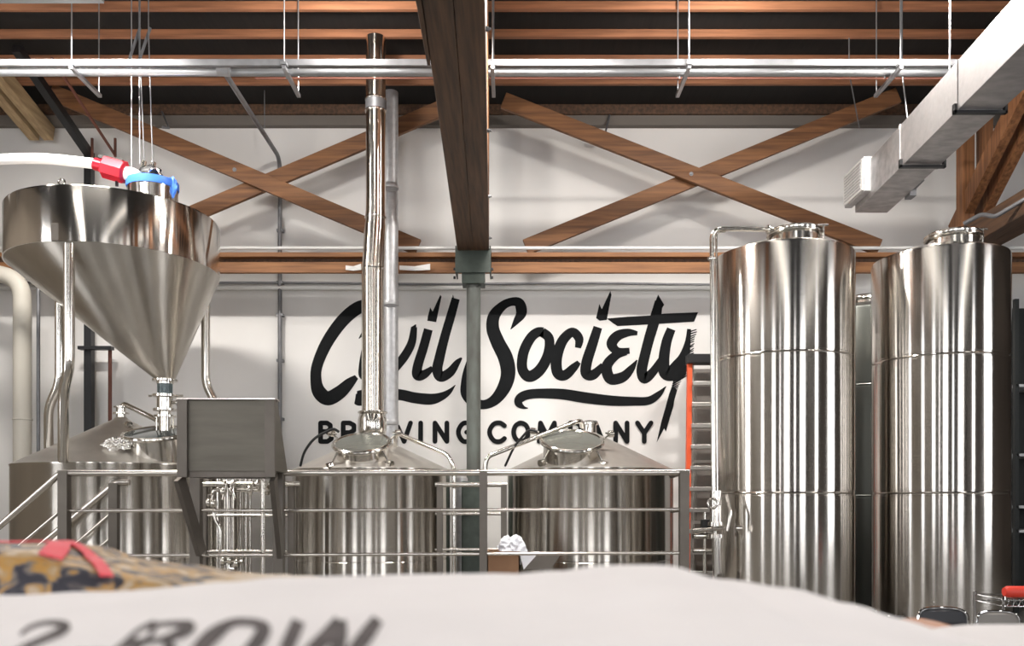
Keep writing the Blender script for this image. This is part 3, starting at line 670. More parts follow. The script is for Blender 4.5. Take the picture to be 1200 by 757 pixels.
# whirlpool
V = vessel('whirlpool_vessel', 'steel whirlpool vessel with a round closed hatch, right of the column', 'vessel', 1.0, 11.0, 1.06, .425, .95, .65)
p, n = frame_on_cone(1.0, 11.0, 1.06, H(.425), H(.95), math.radians(-113), .72); n = Vector((.02, -.44, 1)).normalized()
manway(V, p, n, .365, .17, M['plate'], ((222, 1), (318, 1), (160, 0), (15, 0)))
MB().tube(fillet([W(682, 500, 10.8), W(681, 492, 10.6), W(571, 535, 9.95), W(568, 548, 9.95), W(568, 700, 9.95)], .09), .028, 12).build('spray_pipe', M['tube'], V)
m_ = MB(); m_.lathe([(.09, -.06), (.09, .08), (.11, .085), (.11, .11), (.05, .14)], (1.0, 11.0, H(.93)), seg=24); m_.build('top_nozzle', M['tube'], V)
MB().tube(fillet([W(592, 546, 10.3), W(603, 522, 10.1), W(620, 503, 10.0), W(630, 506, 10.0)], .15), .014, 8).build('power_cable', M['rubber'], V)
# mash tun
T = vessel('mash_tun', 'wide steel mash tun with a broad cone lid under the hopper', 'vessel', -5.04, 11.0, 1.25, .475, 1.13, .65)
p, n = frame_on_cone(-5.04, 11.0, 1.25, H(.475), H(1.13), math.radians(-38), .90); n = Vector((.0, -.30, 1)).normalized()
MWC = manway(T, p, n, .38, .20, M['glass'], ((215, 1), (330, 0), (150, 0)))[1]
m_ = MB(); m_.lathe([(.06, -.05), (.06, .05), (.10, .052), (.10, .07), (.06, .075), (.06, .13), (.09, .135), (.09, .15)], (-5.04, 11, H(1.10)), seg=24); m_.build('top_nozzle', M['tube'], T)
MB().tube(fillet([(-5.04, 11, H(1.20)), W(145, 473, 11.0), W(180, 490, 10.9), W(212, 507, 10.6)], .12), .034, 12).build('spray_pipe', M['tube'], T)
m_ = MB(); q = W(137, 520, 10.1)
m_.blob(q, .15, .45, 2.2, 4, (1.1, .5, .5), 3); o = m_.build('crumpled_foil', M['foil'], None, ang=12); rooted(o, q); tag(o, 'crumpled shiny foil lying on the cone lid of the mash tun', 'foil')

# ------------------------------------------------------------------ grist hopper
HX, HY, HR = -4.87, 10.5, 1.21
G = thing('grist_hopper', 'large mirror-steel hopper with a slanting cone bottom over the mash tun', 'hopper', (HX, HY, H(1.5)))
MB().lathe([(HR-.03, H(2.85)), (HR, H(2.86)), (HR, H(2.90)), (HR, H(3.46)), (HR-.01, H(3.48)), (HR-.05, H(3.47)), (HR-.3, H(3.50)), (.30, H(3.60))], (HX, HY, 0), seg=128).build('drum', M['drum'], G)
m_ = MB(); ax, ay, ar = -4.27, 10.5, .12; seg = 128; r0, r1 = [], []
for k in range(seg):
    a = 2*math.pi*k/seg; r0.append((HX+math.cos(a)*(HR-.004), HY+math.sin(a)*(HR-.004), H(2.862))); r1.append((ax+math.cos(a)*ar, ay+math.sin(a)*ar, H(1.53)))
v0 = [m_.bm.verts.new(p) for p in r0]; v1 = [m_.bm.verts.new(p) for p in r1]
NR = 12; rows = [v0]
for i in range(1, NR): rows.append([m_.bm.verts.new(Vector(r0[k]).lerp(Vector(r1[k]), i/NR)) for k in range(seg)])
rows.append(v1)
for i in range(NR):
    for k in range(seg): m_.bm.faces.new([rows[i][k], rows[i][(k+1) % seg], rows[i+1][(k+1) % seg], rows[i+1][k]])
m_.bm.faces.new(rows[-1])
M['cone'] = mat('hopper cone stainless', (.60, .56, .50), .30, 1, var=.12, vscale=(4, 4, 1), bump=.15, bscale=(2.2, 2.2, .2), bdist=.05, aniso=.95)
m_.build('cone', M['cone'], G)
m_ = MB(); m_.lathe([(.12, 0), (.15, -.005), (.15, -.03), (.10, -.035), (.10, -.06)], (ax, ay, H(1.53)), seg=32); m_.build('outlet_flange', M['tube'], G)
S = thing('outlet_valve', 'sight glass and slide valve stack under the hopper outlet', 'valve', (ax, ay, H(.95)))
MB().lathe([(.09, 0), (.09, -.13)], (ax, ay, H(1.47)), seg=32).build('sight_glass', M['glass'], S)
m_ = MB(); m_.lathe([(.15, 0), (.15, -.03), (.095, -.04), (.095, -.17), (.14, -.175), (.14, -.20), (.07, -.21), (.07, -.25), (.13, -.255), (.13, -.28)], (ax, ay, H(1.34)), seg=32); m_.build('valve_body', M['tube'], S)
m_ = MB(); m_.tube([(ax+.10, ay-.02, H(1.24)), (ax+.30, ay-.02, H(1.24))], .022, 10); m_.lathe([(.05, 0), (.05, .06)], (ax+.16, ay-.02, H(1.24)), (1, 0, 0), 16); m_.tube([(ax-.2, ay, H(1.325)), (ax+.22, ay, H(1.325))], .015, 8); m_.build('valve_handle', M['rail'], S)
m_ = MB()
for a in range(4):
    q = (ax+math.cos(a*1.57+.7)*.10, ay+math.sin(a*1.57+.7)*.10); m_.tube([(q[0], q[1], H(.86)), (q[0], q[1], H(1.08))], .008, 6)
m_.lathe([(.07, 0), (.07, .25)], (ax, ay, H(.84)), seg=24)
m_.build('drop_tube', M['tube'], S)
LEGT = M['tube']
MB().tube(fillet([W(81, 286, 9.33), W(81, 430, 9.33), W(74.5, 458, 9.5), W(74, 541, 9.72)], .12), .058, 20).build('support_leg', LEGT, G)
MB().tube(fillet([W(70, 352, 10.3), W(70, 448, 10.3), W(57, 478, 10.4), W(57, 530, 10.6)], .12), .055, 20).build('support_leg', LEGT, G)
MB().tube(fillet([W(241, 350, 10.9), W(241, 450, 10.9), W(256, 480, 10.9), (W(256, 480, 10.9).x, 10.9, 0)], .12), .055, 20).build('support_leg', LEGT, G)
m_ = MB(); q = W(71, 216, 9.32); m_.ring(q+Vector((0, .02, .03)), (0, 1, 0), .035, .012, 16, 8); m_.build('lifting_eye', LEGT, G)
m_ = MB(); q0 = W(65, 262, 9.30); m_.box(q0.x-.04, q0.x+.04, q0.y-.02, q0.y+.03, q0.z-.19, q0.z+.0); m_.build('bracket_plate', M['railpost'], G, smooth=False, bevel=.004)
# collar on top
cxx, cyy = -4.40, 10.45
t = thing('hopper_collar', 'short steel inlet collar with a blue taped rim on top of the hopper', 'collar', (cxx, cyy, H(3.58)))
MB().lathe([(.29, H(3.55)), (.29, H(3.90)), (.27, H(3.91))], (cxx, cyy, 0), seg=48).build('ring_wall', M['steel'], t)
m_ = MB(); m_.lathe([(.297, H(3.84)), (.305, H(3.86)), (.305, H(3.93)), (.24, H(3.935))], (cxx, cyy, 0), seg=48, cap0=False); m_.blob((cxx+.27, cyy-.08, H(3.85)), .07, .4, 2, 3, (.8, .5, 1.6), 2); m_.build('blue_tape', M['blue'], t)
# red coupling, hose
Yh = 10.3
t = thing('red_coupling', 'red hose coupling above the hopper rim', 'coupling', W(128, 214, Yh))
a, b_ = W(111, 192, Yh), W(148, 203, Yh); d = (b_-a)
m_ = MB(); m_.tube([a, a+d*.28], .075, 20); m_.tube([a+d*.28, a+d*.34, a+d*.95, b_], [.11, .135, .135, .10], 8); m_.build('body', M['red'], t, ang=20)
m_ = MB(); m_.beam(a+d*.15+Vector((0, 0, .10)), a+d*.9+Vector((0, 0, .13)), .06, .035); m_.tube([a+d*.7+Vector((0, 0, -.1)), a+d*.7+Vector((0, 0, -.19))], .02, 8); m_.build('lever', M['black'], t, smooth=False)
MB().tube([b_, b_+d*.22, b_+d*.4], [.08, .085, .07], 20).build('white_cuff', M['hose'], t)
o = MB().tube(fillet([W(-70, 192, Yh), W(-10, 187, Yh), W(50, 185, Yh), W(112, 192, Yh)], .5), .062, 20).build('grain_hose', M['hose']); rooted(o, W(20, 187, Yh)); tag(o, 'white flexible hose coming in from the left to the red coupling', 'hose')
t = thing('inlet_valve', 'black knobbly valve head on top of the hopper collar', 'valve', W(175, 210, 10.4))
m_ = MB(); m_.blob(W(176, 204, 10.4), .13, .35, 2.5, 3, (1.1, .7, .7), 5); m_.build('body', M['black'], t, ang=20)
m_ = MB()
for (x_, y_) in ((169, 189), (180, 190), (186, 198)): m_.tube([W(x_, y_, 10.4), W(x_-2, y_+12, 10.4)], .03, 10)
m_.ring(W(180, 206, 10.3), (.3, 1, 0), .09, .014, 24, 8); m_.build('knob', M['tube'], t)
t = thing('cable_hoist', 'steel cables hanging from two ceiling brackets down to the hopper top', 'cable', W(165, 198, 10.35))
for (x0, y0, x1, y1) in ((154, 66, 154, 197), (163, 40, 164, 192), (164, 60, 169, 187), (174, 38, 179, 190)):
    top = W(x0, y0, 10.2); top2 = Vector((top.x, top.y, ZC))
    MB().tube([W(x1, y1, 10.35), top, top2], .0075, 8).build('cable', M['pipe'], t)
for x_ in (0, 12):
    MB().beam(W(152+x_, 68, 10.2), W(164+x_, 33, 10.25), .045, .03).build('bracket', M['dullpipe'], t, smooth=False)

# ------------------------------------------------------------------ platform and rails
YR = 9.0
t = thing('service_platform', 'raised steel service platform along the front of the vessels', 'platform', (-1.5, 9.2, 0))
MB().box(-4.75, 1.85, 8.92, 9.58, .60, .66).build('deck_plate', M['grate'], t, smooth=False, bevel=.004)
for x_ in (-4.6, -2.6, -.4, 1.7):
    for y_ in (9.02, 9.5): MB().box(x_-.04, x_+.04, y_-.04, y_+.04, 0, .60).build('leg', M['railpost'], t, smooth=False, bevel=.004)
R_ = thing('platform_railing', 'long steel platform railing in front of the brewing vessels', 'railing', (-1.5, YR, .66))
MB().tube([W(72, 554.5, YR), W(808, 553.5, YR)], .034, 16).build('top_rail', M['rail'], R_)
MB().tube([W(75, 598.5, YR), W(800, 597, YR)], .019, 12).build('middle_rail', M['rail'], R_)
MB().tube([W(150, 651, YR), W(800, 648, YR)], .019, 12).build('lower_rail', M['rail'], R_)
for (a, b_) in ((70, 81), (224, 236), (321, 333), (562, 571), (796, 807)):
    x0_, x1_ = (a-600)/F*YR, (b_-600)/F*YR
    MB().box(x0_, x1_, YR-.05, YR+.05, .66, H(.345)).build('post', M['railpost'], R_, smooth=False, bevel=.004)
# side return on the right end
for (yy, r) in ((.33, .03), (-.07, .018), (-.53, .018)):
    MB().tube([(1.80, 9.0, H(yy)), (1.80, 9.62, H(yy-.02))], r, 12).build('end_rail', M['rail'], R_)
# rear railing pieces
def rear_rail(label, xs, posts, Y, rails, loc_x):
    r_ = thing('rear_railing', label, 'railing', (((xs[0]+xs[1])/2-600)/F*Y, Y, .66))
    for i, py in enumerate(rails): MB().tube([W(xs[0], py, Y), W(xs[1], py, Y)], .028 if i == 0 else .018, 12).build('rail', M['rail'], r_)
    for (a, b_) in posts: MB().box((a-600)/F*Y, (b_-600)/F*Y, Y-.04, Y+.04, .0, W(0, rails[0], Y).z+.0).build('post', M['railpost'], r_, smooth=False, bevel=.004)
rear_rail('short rear railing in the gap in front of the column', (510, 594), ((512, 519), (587, 594)), 9.85, (568, 602, 644), 0)
rear_rail('short rear railing below the control cabinet', (240, 344), ((236, 243), (338, 345)), 9.85, (568, 604, 646), 0)
# stairs
t = thing('stair_railing', 'front slanting handrail of the steps at the left edge', 'railing', W(72, 680, YR))
MB().tube(fillet([W(80, 554.5, YR), W(70, 555.5, YR), W(-90, 694, YR)], .06), .034, 16).build('top_rail', M['rail'], t)
MB().tube([W(72, 598, YR), W(-40, 692, YR)], .019, 12).build('middle_rail', M['rail'], t)
MB().tube([W(-60, 668, YR), (W(-60, 668, YR).x, YR, 0)], .03, 12).build('post', M['rail'], t)
t = thing('stair_railing', 'rear slanting handrail of the steps beside the mash tun', 'railing', W(72, 680, 9.65))
MB().tube(fillet([W(152, 565, 9.65), W(137, 565.5, 9.65), W(0, 677, 9.65)], .06), .036, 16).build('top_rail', M['rail'], t)
MB().tube([W(130, 602, 9.65), W(30, 688, 9.65)], .019, 12).build('middle_rail', M['rail'], t)
MB().tube([W(128, 632, 9.65), W(60, 690, 9.65)], .019, 12).build('lower_rail', M['rail'], t)
MB().box(W(134, 0, 9.65).x-.05, W(134, 0, 9.65).x+.05, 9.6, 9.68, .66, W(0, 566, 9.65).z).build('post', M['railpost'], t, smooth=False, bevel=.004)
MB().tube([W(5, 673, 9.65), (W(5, 673, 9.65).x, 9.65, 0)], .03, 12).build('post', M['rail'], t)
t = thing('steps', 'steel steps leading up to the platform behind the coloured sack', 'stairs', (-5.0, 9.3, 0))
for k in range(3): MB().box(-5.05-.28*k, -4.77-.28*k, 9.06, 9.6, .46-.17*k, .50-.17*k).build('tread', M['grate'], t, smooth=False, bevel=.003)
for y_ in (9.05, 9.61): MB().beam((-4.80, y_, .55), (-5.7, y_, .02), .02, .2, (0, 0, 1)).build('stringer', M['railpost'], t, smooth=False)

# control cabinet
t = thing('control_cabinet', 'brushed steel control cabinet fixed on the railing, seen from behind', 'cabinet', (-2.83, 8.65, H(.30)))
xa, xb = (208-600)/F*8.44, (322-600)/F*8.44
m_ = MB(); prof = [(8.46, .32), (8.46, 1.025), (8.56, 1.025), (8.93, .35), (8.93, .32)]
m_.prism([(xa+.005, y, H(h)) for y, h in prof], (xb-xa-.01, 0, 0)); m_.build('housing', M['cab'], t, smooth=False, bevel=.004)
MB().box(xa, xa+.10, 8.42, 8.48, H(.26), H(1.03)).build('frame_strip', M['railpost'], t, smooth=False, bevel=.003)
MB().box(xb-.10, xb, 8.435, 8.48, H(.26), H(1.03)).build('frame_strip', M['railpost'], t, smooth=False, bevel=.003)
MB().box(xa, xb+.01, 8.41, 8.6, H(1.025), H(1.04)).build('top_edge', M['rail'], t, smooth=False, bevel=.003)
MB().box(xa+.1, xb-.1, 8.47, 8.93, H(.26), H(.325)).build('base_frame', M['railpost'], t, smooth=False, bevel=.003)
MB().beam(W(210, 560, 8.5), W(236, 648, 8.9), .05, .14, (0, 0, 1)).build('support_strut', M['railpost'], t, smooth=False, bevel=.003)
MB().beam(W(320, 560, 8.5), W(329, 650, 8.9), .05, .17, (0, 0, 1)).build('support_strut', M['railpost'], t, smooth=False, bevel=.003)
# pipes below cabinet
t = thing('valve_manifold', 'row of polished pipes and butterfly valves below the control cabinet', 'pipework', W(280, 690, 9.75))
MB().tube([W(238, 567.5, 9.7), W(352, 567, 9.7)], .030, 12).build('pipe_run', M['tube'], t)
MB().tube(fillet([W(248, 592, 9.7), W(250, 575, 9.7), W(258, 574, 9.7), W(322, 574, 9.7)], .08), .024, 12).build('pipe_run', M['tube'], t)
MB().tube(fillet([W(251, 590, 9.7), W(251, 608, 9.7), W(258, 618, 9.7), (W(258, 618, 9.7).x, 9.7, 0)], .06), .022, 12).build('pipe_run', M['tube'], t)
MB().tube([W(258, 658, 9.72), W(285, 658, 9.72)], .02, 12).build('pipe_run', M['tube'], t)
for (x_, y_) in ((264, 567), (274, 567), (303, 567), (262, 576), (271, 576), (293, 574), (313, 575), (245, 589), (251, 590), (262, 657), (270, 656), (278, 660), (322, 580), (322, 590)):
    m_ = MB(); q = W(x_, y_, 9.68); m_.lathe([(.05, -.02), (.055, -.012), (.055, .012), (.05, .02)], q, (1, 0, 0), 14); m_.tube([q, q+Vector((.0, -.03, random.choice((-.09, .09)))), q+Vector((.06, -.05, random.choice((-.1, .1))))], .011, 8); m_.build('valve', M['tube'], t)
pipe('process_pipe', 'upright steel tube in front of the valve manifold', 'pipe', [(W(308, 0, 9.3).x, 9.3, .66), W(308, 556, 9.3)], .026, M['rail'])
t = thing('buffer_tank', 'slim upright steel tank seen below the control cabinet', 'tank', ((268-600)/F*10.6, 10.6, 0))
x_ = (269-600)/F*10.6; MB().lathe([(.03, .1), (.10, .16), (.10, H(.16)), (.06, H(.2)), (.03, H(.24))], (x_, 10.6, 0), seg=32).build('shell', M['steel_b'], t)
for a in range(3): MB().tube([(x_+math.cos(a*2.1)*.08, 10.6+math.sin(a*2.1)*.08, 0), (x_+math.cos(a*2.1)*.08, 10.6+math.sin(a*2.1)*.08, .2)], .014, 8).build('leg', M['railpost'], t)
for k, (px_, r) in enumerate(((281, .03), (288, .03), (293, .022))):
    pipe('process_pipe', ['upright steel tube nearest the slim tank below the cabinet', 'upright steel tube in the middle of three below the cabinet', 'upright thin steel tube farthest from the slim tank'][k], 'pipe', [(W(px_, 0, 10.9).x, 10.9, 0), W(px_, 545, 10.9)], r, M['rail'])
# things seen in the gap by the column
pipe('process_pipe', 'pale upright pipe beside the base of the green-grey column', 'pipe', [(W(541, 0, 11.85).x, 11.85, 0), W(541, 560, 11.85)], .085, M['galv'])
pipe('process_pipe', 'pale slanting tube behind the railing left of the column', 'pipe', [W(548, 572, 11.8), W(552, 596, 11.8), W(553, 620, 11.8), (W(553, 620, 11.8).x, 11.8, 0)], .03, M['hose'])
o = MB().box(W(536, 0, 12.35).x, W(600, 0, 12.35).x, 12.3, 12.34, .05, H(.36)).build('back_panel', M['darkrack'], smooth=False)
bpy.data.objects.remove(o)
t = thing('pump_cart', 'dark green pump unit standing at the foot of the column', 'pump', (W(556, 0, 11.7).x, 11.75, 0))
p = W(556, 0, 11.7)
MB().box(p.x-.16, p.x+.10, 11.4, 11.68, .1, H(.30)).build('housing', M['greenplate'], t, smooth=False, bevel=.02)
MB().box(p.x-.25, p.x-.05, 11.36, 11.41, H(-.14), H(-.10)).build('handle', M['black'], t, smooth=False, bevel=.005)
for dx in (-.13, .07): MB().lathe([(.05, -.02), (.05, .02)], (p.x+dx, 11.8, .05), (1, 0, 0), 20).build('wheel', M['rubber'], t)

# cardboard box with plastic
p = W(590, 0, 9.32)
t = thing('cardboard_box', 'open brown cardboard box on the platform behind the railing', 'box', (p.x, 9.35, .66))
x0_, x1_ = W(571, 0, 9.2).x, W(609, 0, 9.2).x; zt = W(0, 646, 9.2).z
m_ = MB(); m_.box(x0_, x1_, 9.2, 9.21, .66, zt); m_.box(x0_, x1_, 9.54, 9.55, .66, zt); m_.box(x0_, x0_+.01, 9.2, 9.55, .66, zt); m_.box(x1_-.01, x1_, 9.2, 9.55, .66, zt); m_.box(x0_, x1_, 9.2, 9.55, .66, .67)
m_.build('carton', M['card'], t, smooth=False)
m_ = MB(); m_.prism([W(614, 668, 9.22), W(628, 652, 9.5), W(656, 652, 9.5), W(645, 668, 9.22)], (0, 0, .008)); m_.build('flap', M['cardin'], t, smooth=False)
m_ = MB(); m_.prism([W(608, 646, 9.2), W(611, 649, 9.5), W(628, 652, 9.5), W(614, 668, 9.22)], (0, 0, .008)); m_.build('flap', M['plastic'], t, smooth=False)
m_ = MB(); m_.blob(W(599, 645, 9.36), .155, .35, 2.6, 4, (1.0, .8, 1.0), 4); o = m_.build('plastic_liner', M['plastic'], ang=14); rooted(o, W(599, 655, 9.36)); tag(o, 'crumpled white plastic liner bulging out of the cardboard box', 'plastic')

# ------------------------------------------------------------------ ladder and cabinet behind
YL = 12.3
t = thing('step_ladder', 'orange fibreglass step ladder with black top beside the left tall tank', 'ladder', ((830-600)/F*YL, YL, 0))
def zz(py): return W(0, py, YL).z
xt, xbm = (810.5-600)/F*YL, (804.5-600)/F*YL
MB().hexa([(xbm-.035, YL-.04, 0), (xbm+.035, YL-.04, 0), (xbm+.035, YL+.04, 0), (xbm-.035, YL+.04, 0), (xt-.035, YL+.1, zz(420)), (xt+.035, YL+.1, zz(420)), (xt+.035, YL+.18, zz(420)), (xt-.035, YL+.18, zz(420))]).build('side_rail', M['orange'], t, smooth=False, bevel=.004)
xr = (855-600)/F*YL
MB().hexa([(xr+.12-.035, YL-.04, 0), (xr+.12+.035, YL-.04, 0), (xr+.12+.035, YL+.04, 0), (xr+.12-.035, YL+.04, 0), (xr-.035, YL+.1, zz(420)), (xr+.035, YL+.1, zz(420)), (xr+.035, YL+.18, zz(420)), (xr-.035, YL+.18, zz(420))]).build('side_rail', M['orange'], t, smooth=False, bevel=.004)
MB().box(xt-.04, xr+.04, YL+.03, YL+.25, zz(425), zz(414)).build('top_cap', M['black'], t, smooth=False, bevel=.01)
for k in range(12):
    z = zz(449)-k*.305
    if z < .15: break
    MB().box(xt-.0-.008*k+.02, xr+.0, YL+.0, YL+.14, z-.03, z+.03).build('step', M['alu'], t, smooth=False, bevel=.004)
for x_ in (xt+.06, xr-.05): MB().beam((x_, YL+.35, 0), (x_, YL+.24, zz(425)), .04, .03).build('rear_leg', M['alu'], t, smooth=False)
for k in range(3): MB().box(xt+.05, xr-.04, YL+.28, YL+.31, .4+k*.9, .44+k*.9).build('rear_brace', M['alu'], t, smooth=False)
t = thing('steel_cabinet', 'tall grey steel cabinet behind the orange ladder', 'cabinet', ((838-600)/F*13, 12.95, 0))
MB().box((813-600)/F*12.8, (905-600)/F*12.8, 12.8, 13.19, 0, H(2.02)).build('carcass', M['greycab'], t, smooth=False, bevel=.008)
MB().box((816-600)/F*12.8, (902-600)/F*12.8, 12.785, 12.8, .1, H(1.98)).build('door', M['greycab'], t, smooth=False, bevel=.003)

# ------------------------------------------------------------------ right edge
t = thing('storage_rack', 'dark storage rack at the right edge behind the tank', 'rack', (8.0, 12.4, 0))
MB().box(7.3, 9.2, 12.9, 12.95, .05, H(2.95)).build('back_panel', M['darkrack'], t, smooth=False)
for x_ in (7.28, 8.2, 9.2): MB().box(x_-.03, x_+.03, 12.3, 12.36, 0, H(2.95)).build('upright', M['darkrack'], t, smooth=False)
for h in (-.4, -.05, .7, 1.7): MB().box(7.28, 9.2, 12.3, 12.9, H(h)-.02, H(h)+.02).build('shelf', M['galv'], t, smooth=False)
YS = 7.2
t = thing('wire_shelf', 'chrome wire shelf at the bottom right corner', 'shelf', W(1195, 757, YS))
xa = W(1176, 0, YS).x; z_ = W(0, 703, YS).z; 
m_ = MB()
for z in (z_, z_-.055): 
    m_.tube([(xa, YS, z), (xa+.9, YS, z)], .006, 8); m_.tube([(xa, YS+.45, z), (xa+.9, YS+.45, z)], .006, 8); m_.tube([(xa, YS, z), (xa, YS+.45, z)], .006, 8)
for k in range(18):
    m_.tube([(xa+k*.05, YS, z_+.0), (xa+k*.05, YS+.45, z_+.0)], .003, 6); m_.tube([(xa+k*.05, YS, z_), (xa+.025+k*.05, YS, z_-.055), (xa+.05+k*.05, YS, z_)], .003, 6)
m_.build('wire_deck', M['chrome'], t)
for (dx, dy) in ((0, 0), (0, .45), (.9, 0), (.9, .45)): MB().tube([(xa+dx, YS+dy, 0), (xa+dx, YS+dy, z_+.03)], .013, 10).build('post', M['chrome'], t)
p = W(1193, 700, YS)
o = MB().tube([(p.x-.05, YS+.12, z_+.056), (p.x-.02, YS+.12, z_+.056), (p.x+.30, YS+.12, z_+.056)], [.035, .05, .05], 20).build('red_bottle', M['redbox']); rooted(o, (p.x, YS+.12, z_+.006)); tag(o, 'red plastic bottle lying on the chrome wire shelf', 'bottle')
# chairs
def chair(label, px, Y, top, wpx, back, seatc):
    x = (px-600)/F*Y; wd = wpx/F*Y; zt = W(0, top, Y).z
    t = thing('chair', label, 'chair', (x, Y-.2, 0), 'chairs in front of the tall tanks')
    n = 16; P = []
    for k in range(n+1):
        a = math.pi*k/n; s_ = math.copysign(abs(math.cos(a))**.55, math.cos(a)); P.append((x+wd/2*s_, Y+.06*abs(math.cos(a))*-1, zt-.09+.09*abs(math.sin(a))**.6))
    P = [(P[0][0], P[0][1], zt-.42)]+P+[(P[-1][0], P[-1][1], zt-.42)]
    MB().tube(P, .011, 10).build('back_frame', M['chrome'], t)
    m_ = MB(); q = [Vector(p_)+Vector((0, 0, 0)) for p_ in P]; cc = Vector((x, Y, zt-.25)); q = [cc+(p_-cc)*.97 for p_ in q]
    m_.prism(q, (0, .025, 0)); m_.build('backrest', back, t, smooth=False)
    MB().box(x-wd/2, x+wd/2, Y-.42, Y-.02, zt-.42, zt-.37).build('seat', seatc, t, smooth=False, bevel=.02)
    for (sx_, sy) in ((-1, -.4), (1, -.4), (-1, 0), (1, 0)): MB().tube([(x+sx_*wd*.46, Y+sy-.0, zt-.42), (x+sx_*wd*.5, Y+sy*1.05, 0)], .011, 8).build('leg', M['chrome'], t)
chair('dark vinyl chair with a chrome frame in front of the right tank', 1100, 6.2, 712, 58, M['vinyl'], M['vinyl'])
chair('chrome-framed chair left of the dark vinyl chair, mostly behind the sack', 1040, 6.9, 722, 52, M['greycab'], M['vinyl'])
chair('chrome-framed chair beside the wire shelf', 1165, 6.9, 716, 50, M['greycab'], M['vinyl'])
chair('chrome-framed chair farthest left, a sliver above the white sack', 1003, 7.7, 711, 44, M['greycab'], M['vinyl'])

# ------------------------------------------------------------------ foreground sacks
def interp(tab, x):
    if x <= tab[0][0]: return tab[0][1]
    for i in range(len(tab)-1):
        if x <= tab[i+1][0]:
            t_ = (x-tab[i][0])/(tab[i+1][0]-tab[i][0]); t_ = t_*t_*(3-2*t_)
            return tab[i][1]+(tab[i+1][1]-tab[i][1])*t_
    return tab[-1][1]
# crest line of the sack (metres right of the camera, metres below the eye) at its far shoulder
crest = [(-.75, .120), (-.60, .108), (-.48, .105), (-.34, .093), (-.26, .086), (-.12, .085), (0, .083), (.05, .078), (.11, .072), (.18, .073), (.25, .090), (.33, .101), (.40, .119), (.46, .137), (.52, .165)]
YF = 1.0
def sack_h(X, Y):
    s_ = interp(crest, X)
    h = -s_
    if Y > YF: h -= ((Y-YF)/.16)**2*.10
    else: h -= .10*(YF-Y)**2
    h += .0025*noise.noise(Vector((X*7, Y*9, 1)))+.0012*noise.noise(Vector((X*22, Y*20, 4)))
    return h
def sack(name, label, X0_, X1_, Y0_, Y1_, hf, zb, mt, nx=90, ny=50, group=None):
    m_ = MB(); g = []; zb_ = zb
    for j in range(ny+1):
        row = []
        for i in range(nx+1):
            u = i/nx; v = j/ny; X = X0_+(X1_-X0_)*u; Y = Y0_+(Y1_-Y0_)*v
            e = min(u, 1-u)*(X1_-X0_)/.08; e2 = min(v, 1-v)*(Y1_-Y0_)/.06
            k = (1-(1-min(1, e))**2)**.5*(1-(1-min(1, e2))**2)**.5
            top = H(hf(X, Y)); mid = (top+zb_)/2
            row.append((m_.bm.verts.new((X, Y, mid+(top-mid)*k+.0005)), m_.bm.verts.new((X, Y, mid+(zb_-mid)*k-.0005))))
        g.append(row)
    for j in range(ny):
        for i in range(nx):
            m_.bm.faces.new([g[j][i][0], g[j][i+1][0], g[j+1][i+1][0], g[j+1][i][0]])
            m_.bm.faces.new([g[j][i][1], g[j+1][i][1], g[j+1][i+1][1], g[j][i+1][1]])
    for i in range(nx):
        for j in (0, ny): m_.bm.faces.new([g[j][i][0], g[j][i][1], g[j][i+1][1], g[j][i+1][0]])
    for j in range(ny):
        for i in (0, nx): m_.bm.faces.new([g[j][i][0], g[j+1][i][0], g[j+1][i][1], g[j][i][1]])
    root = thing(name, label, 'sack', ((X0_+X1_)/2, (Y0_+Y1_)/2, zb_), group)
    m_.build('sack_body', mt, root, ang=80)
    return root
ZT = 1.335
SK = sack('malt_sack', 'big white woven malt sack printed 2-ROW across the bottom of the view', -.72, .56, .38, 1.15, sack_h, ZT, M['sack'])
# lettering printed on the sack: find where each traced point lies on the cloth
def on_sack(p):
    px, py = p; off = (py-590)/F
    lo, hi = .40, 1.0
    f = lambda Y: -sack_h((px-600)/F*Y, Y)/Y-off
    for _ in range(30):
        mid = (lo+hi)/2
        if f(mid) > 0: lo = mid
        else: hi = mid
    Y = lo; X = (px-600)/F*Y
    return Vector((X, Y, H(sack_h(X, Y))+.0012))
def print_letter(strokes, polys=()):
    mb = MB()
    for s in strokes: stroke_mesh(mb, s, on_sack, 10)
    off = wloc(SK)
    for v in mb.bm.verts: v.co -= off
    me = bpy.data.meshes.new('printed_character'); mb.bm.to_mesh(me); mb.bm.free(); me.materials.append(M['sackink'])
    o = bpy.data.objects.new('printed_character', me); link(o); o.parent = SK
print_letter([[(24, 745, 4), (36, 736, 5), (56, 731, 6), (76, 734, 10), (72, 741, 11), (52, 750, 9), (30, 760, 9), (5, 775, 9)], [(-20, 790, 9), (5, 788, 9), (50, 786, 9)]])
print_letter([[(88, 768, 9), (128, 768, 9)]])
print_letter([[(183, 731, 9), (168, 745, 20), (150, 762, 22), (125, 785, 22)], [(176, 734, 6), (200, 732, 6), (222, 735, 13), (212, 744, 13), (185, 752, 7), (165, 754, 6)], [(196, 752, 12), (200, 765, 16), (205, 785, 18)]])
print_letter([[(300, 731, 10), (274, 731, 10), (252, 744, 18), (235, 762, 20), (226, 785, 20), (260, 792, 12), (285, 775, 18), (303, 752, 18), (309, 738, 16), (298, 731, 10)]])
print_letter([[(350, 729, 16), (343, 745, 17), (335, 765, 18), (330, 788, 18)], [(398, 728, 14), (385, 745, 18), (365, 765, 18), (345, 785, 14)], [(398, 728, 16), (398, 745, 18), (395, 765, 18), (392, 788, 18)], [(443, 727, 14), (430, 745, 18), (415, 765, 18), (398, 785, 14)]])
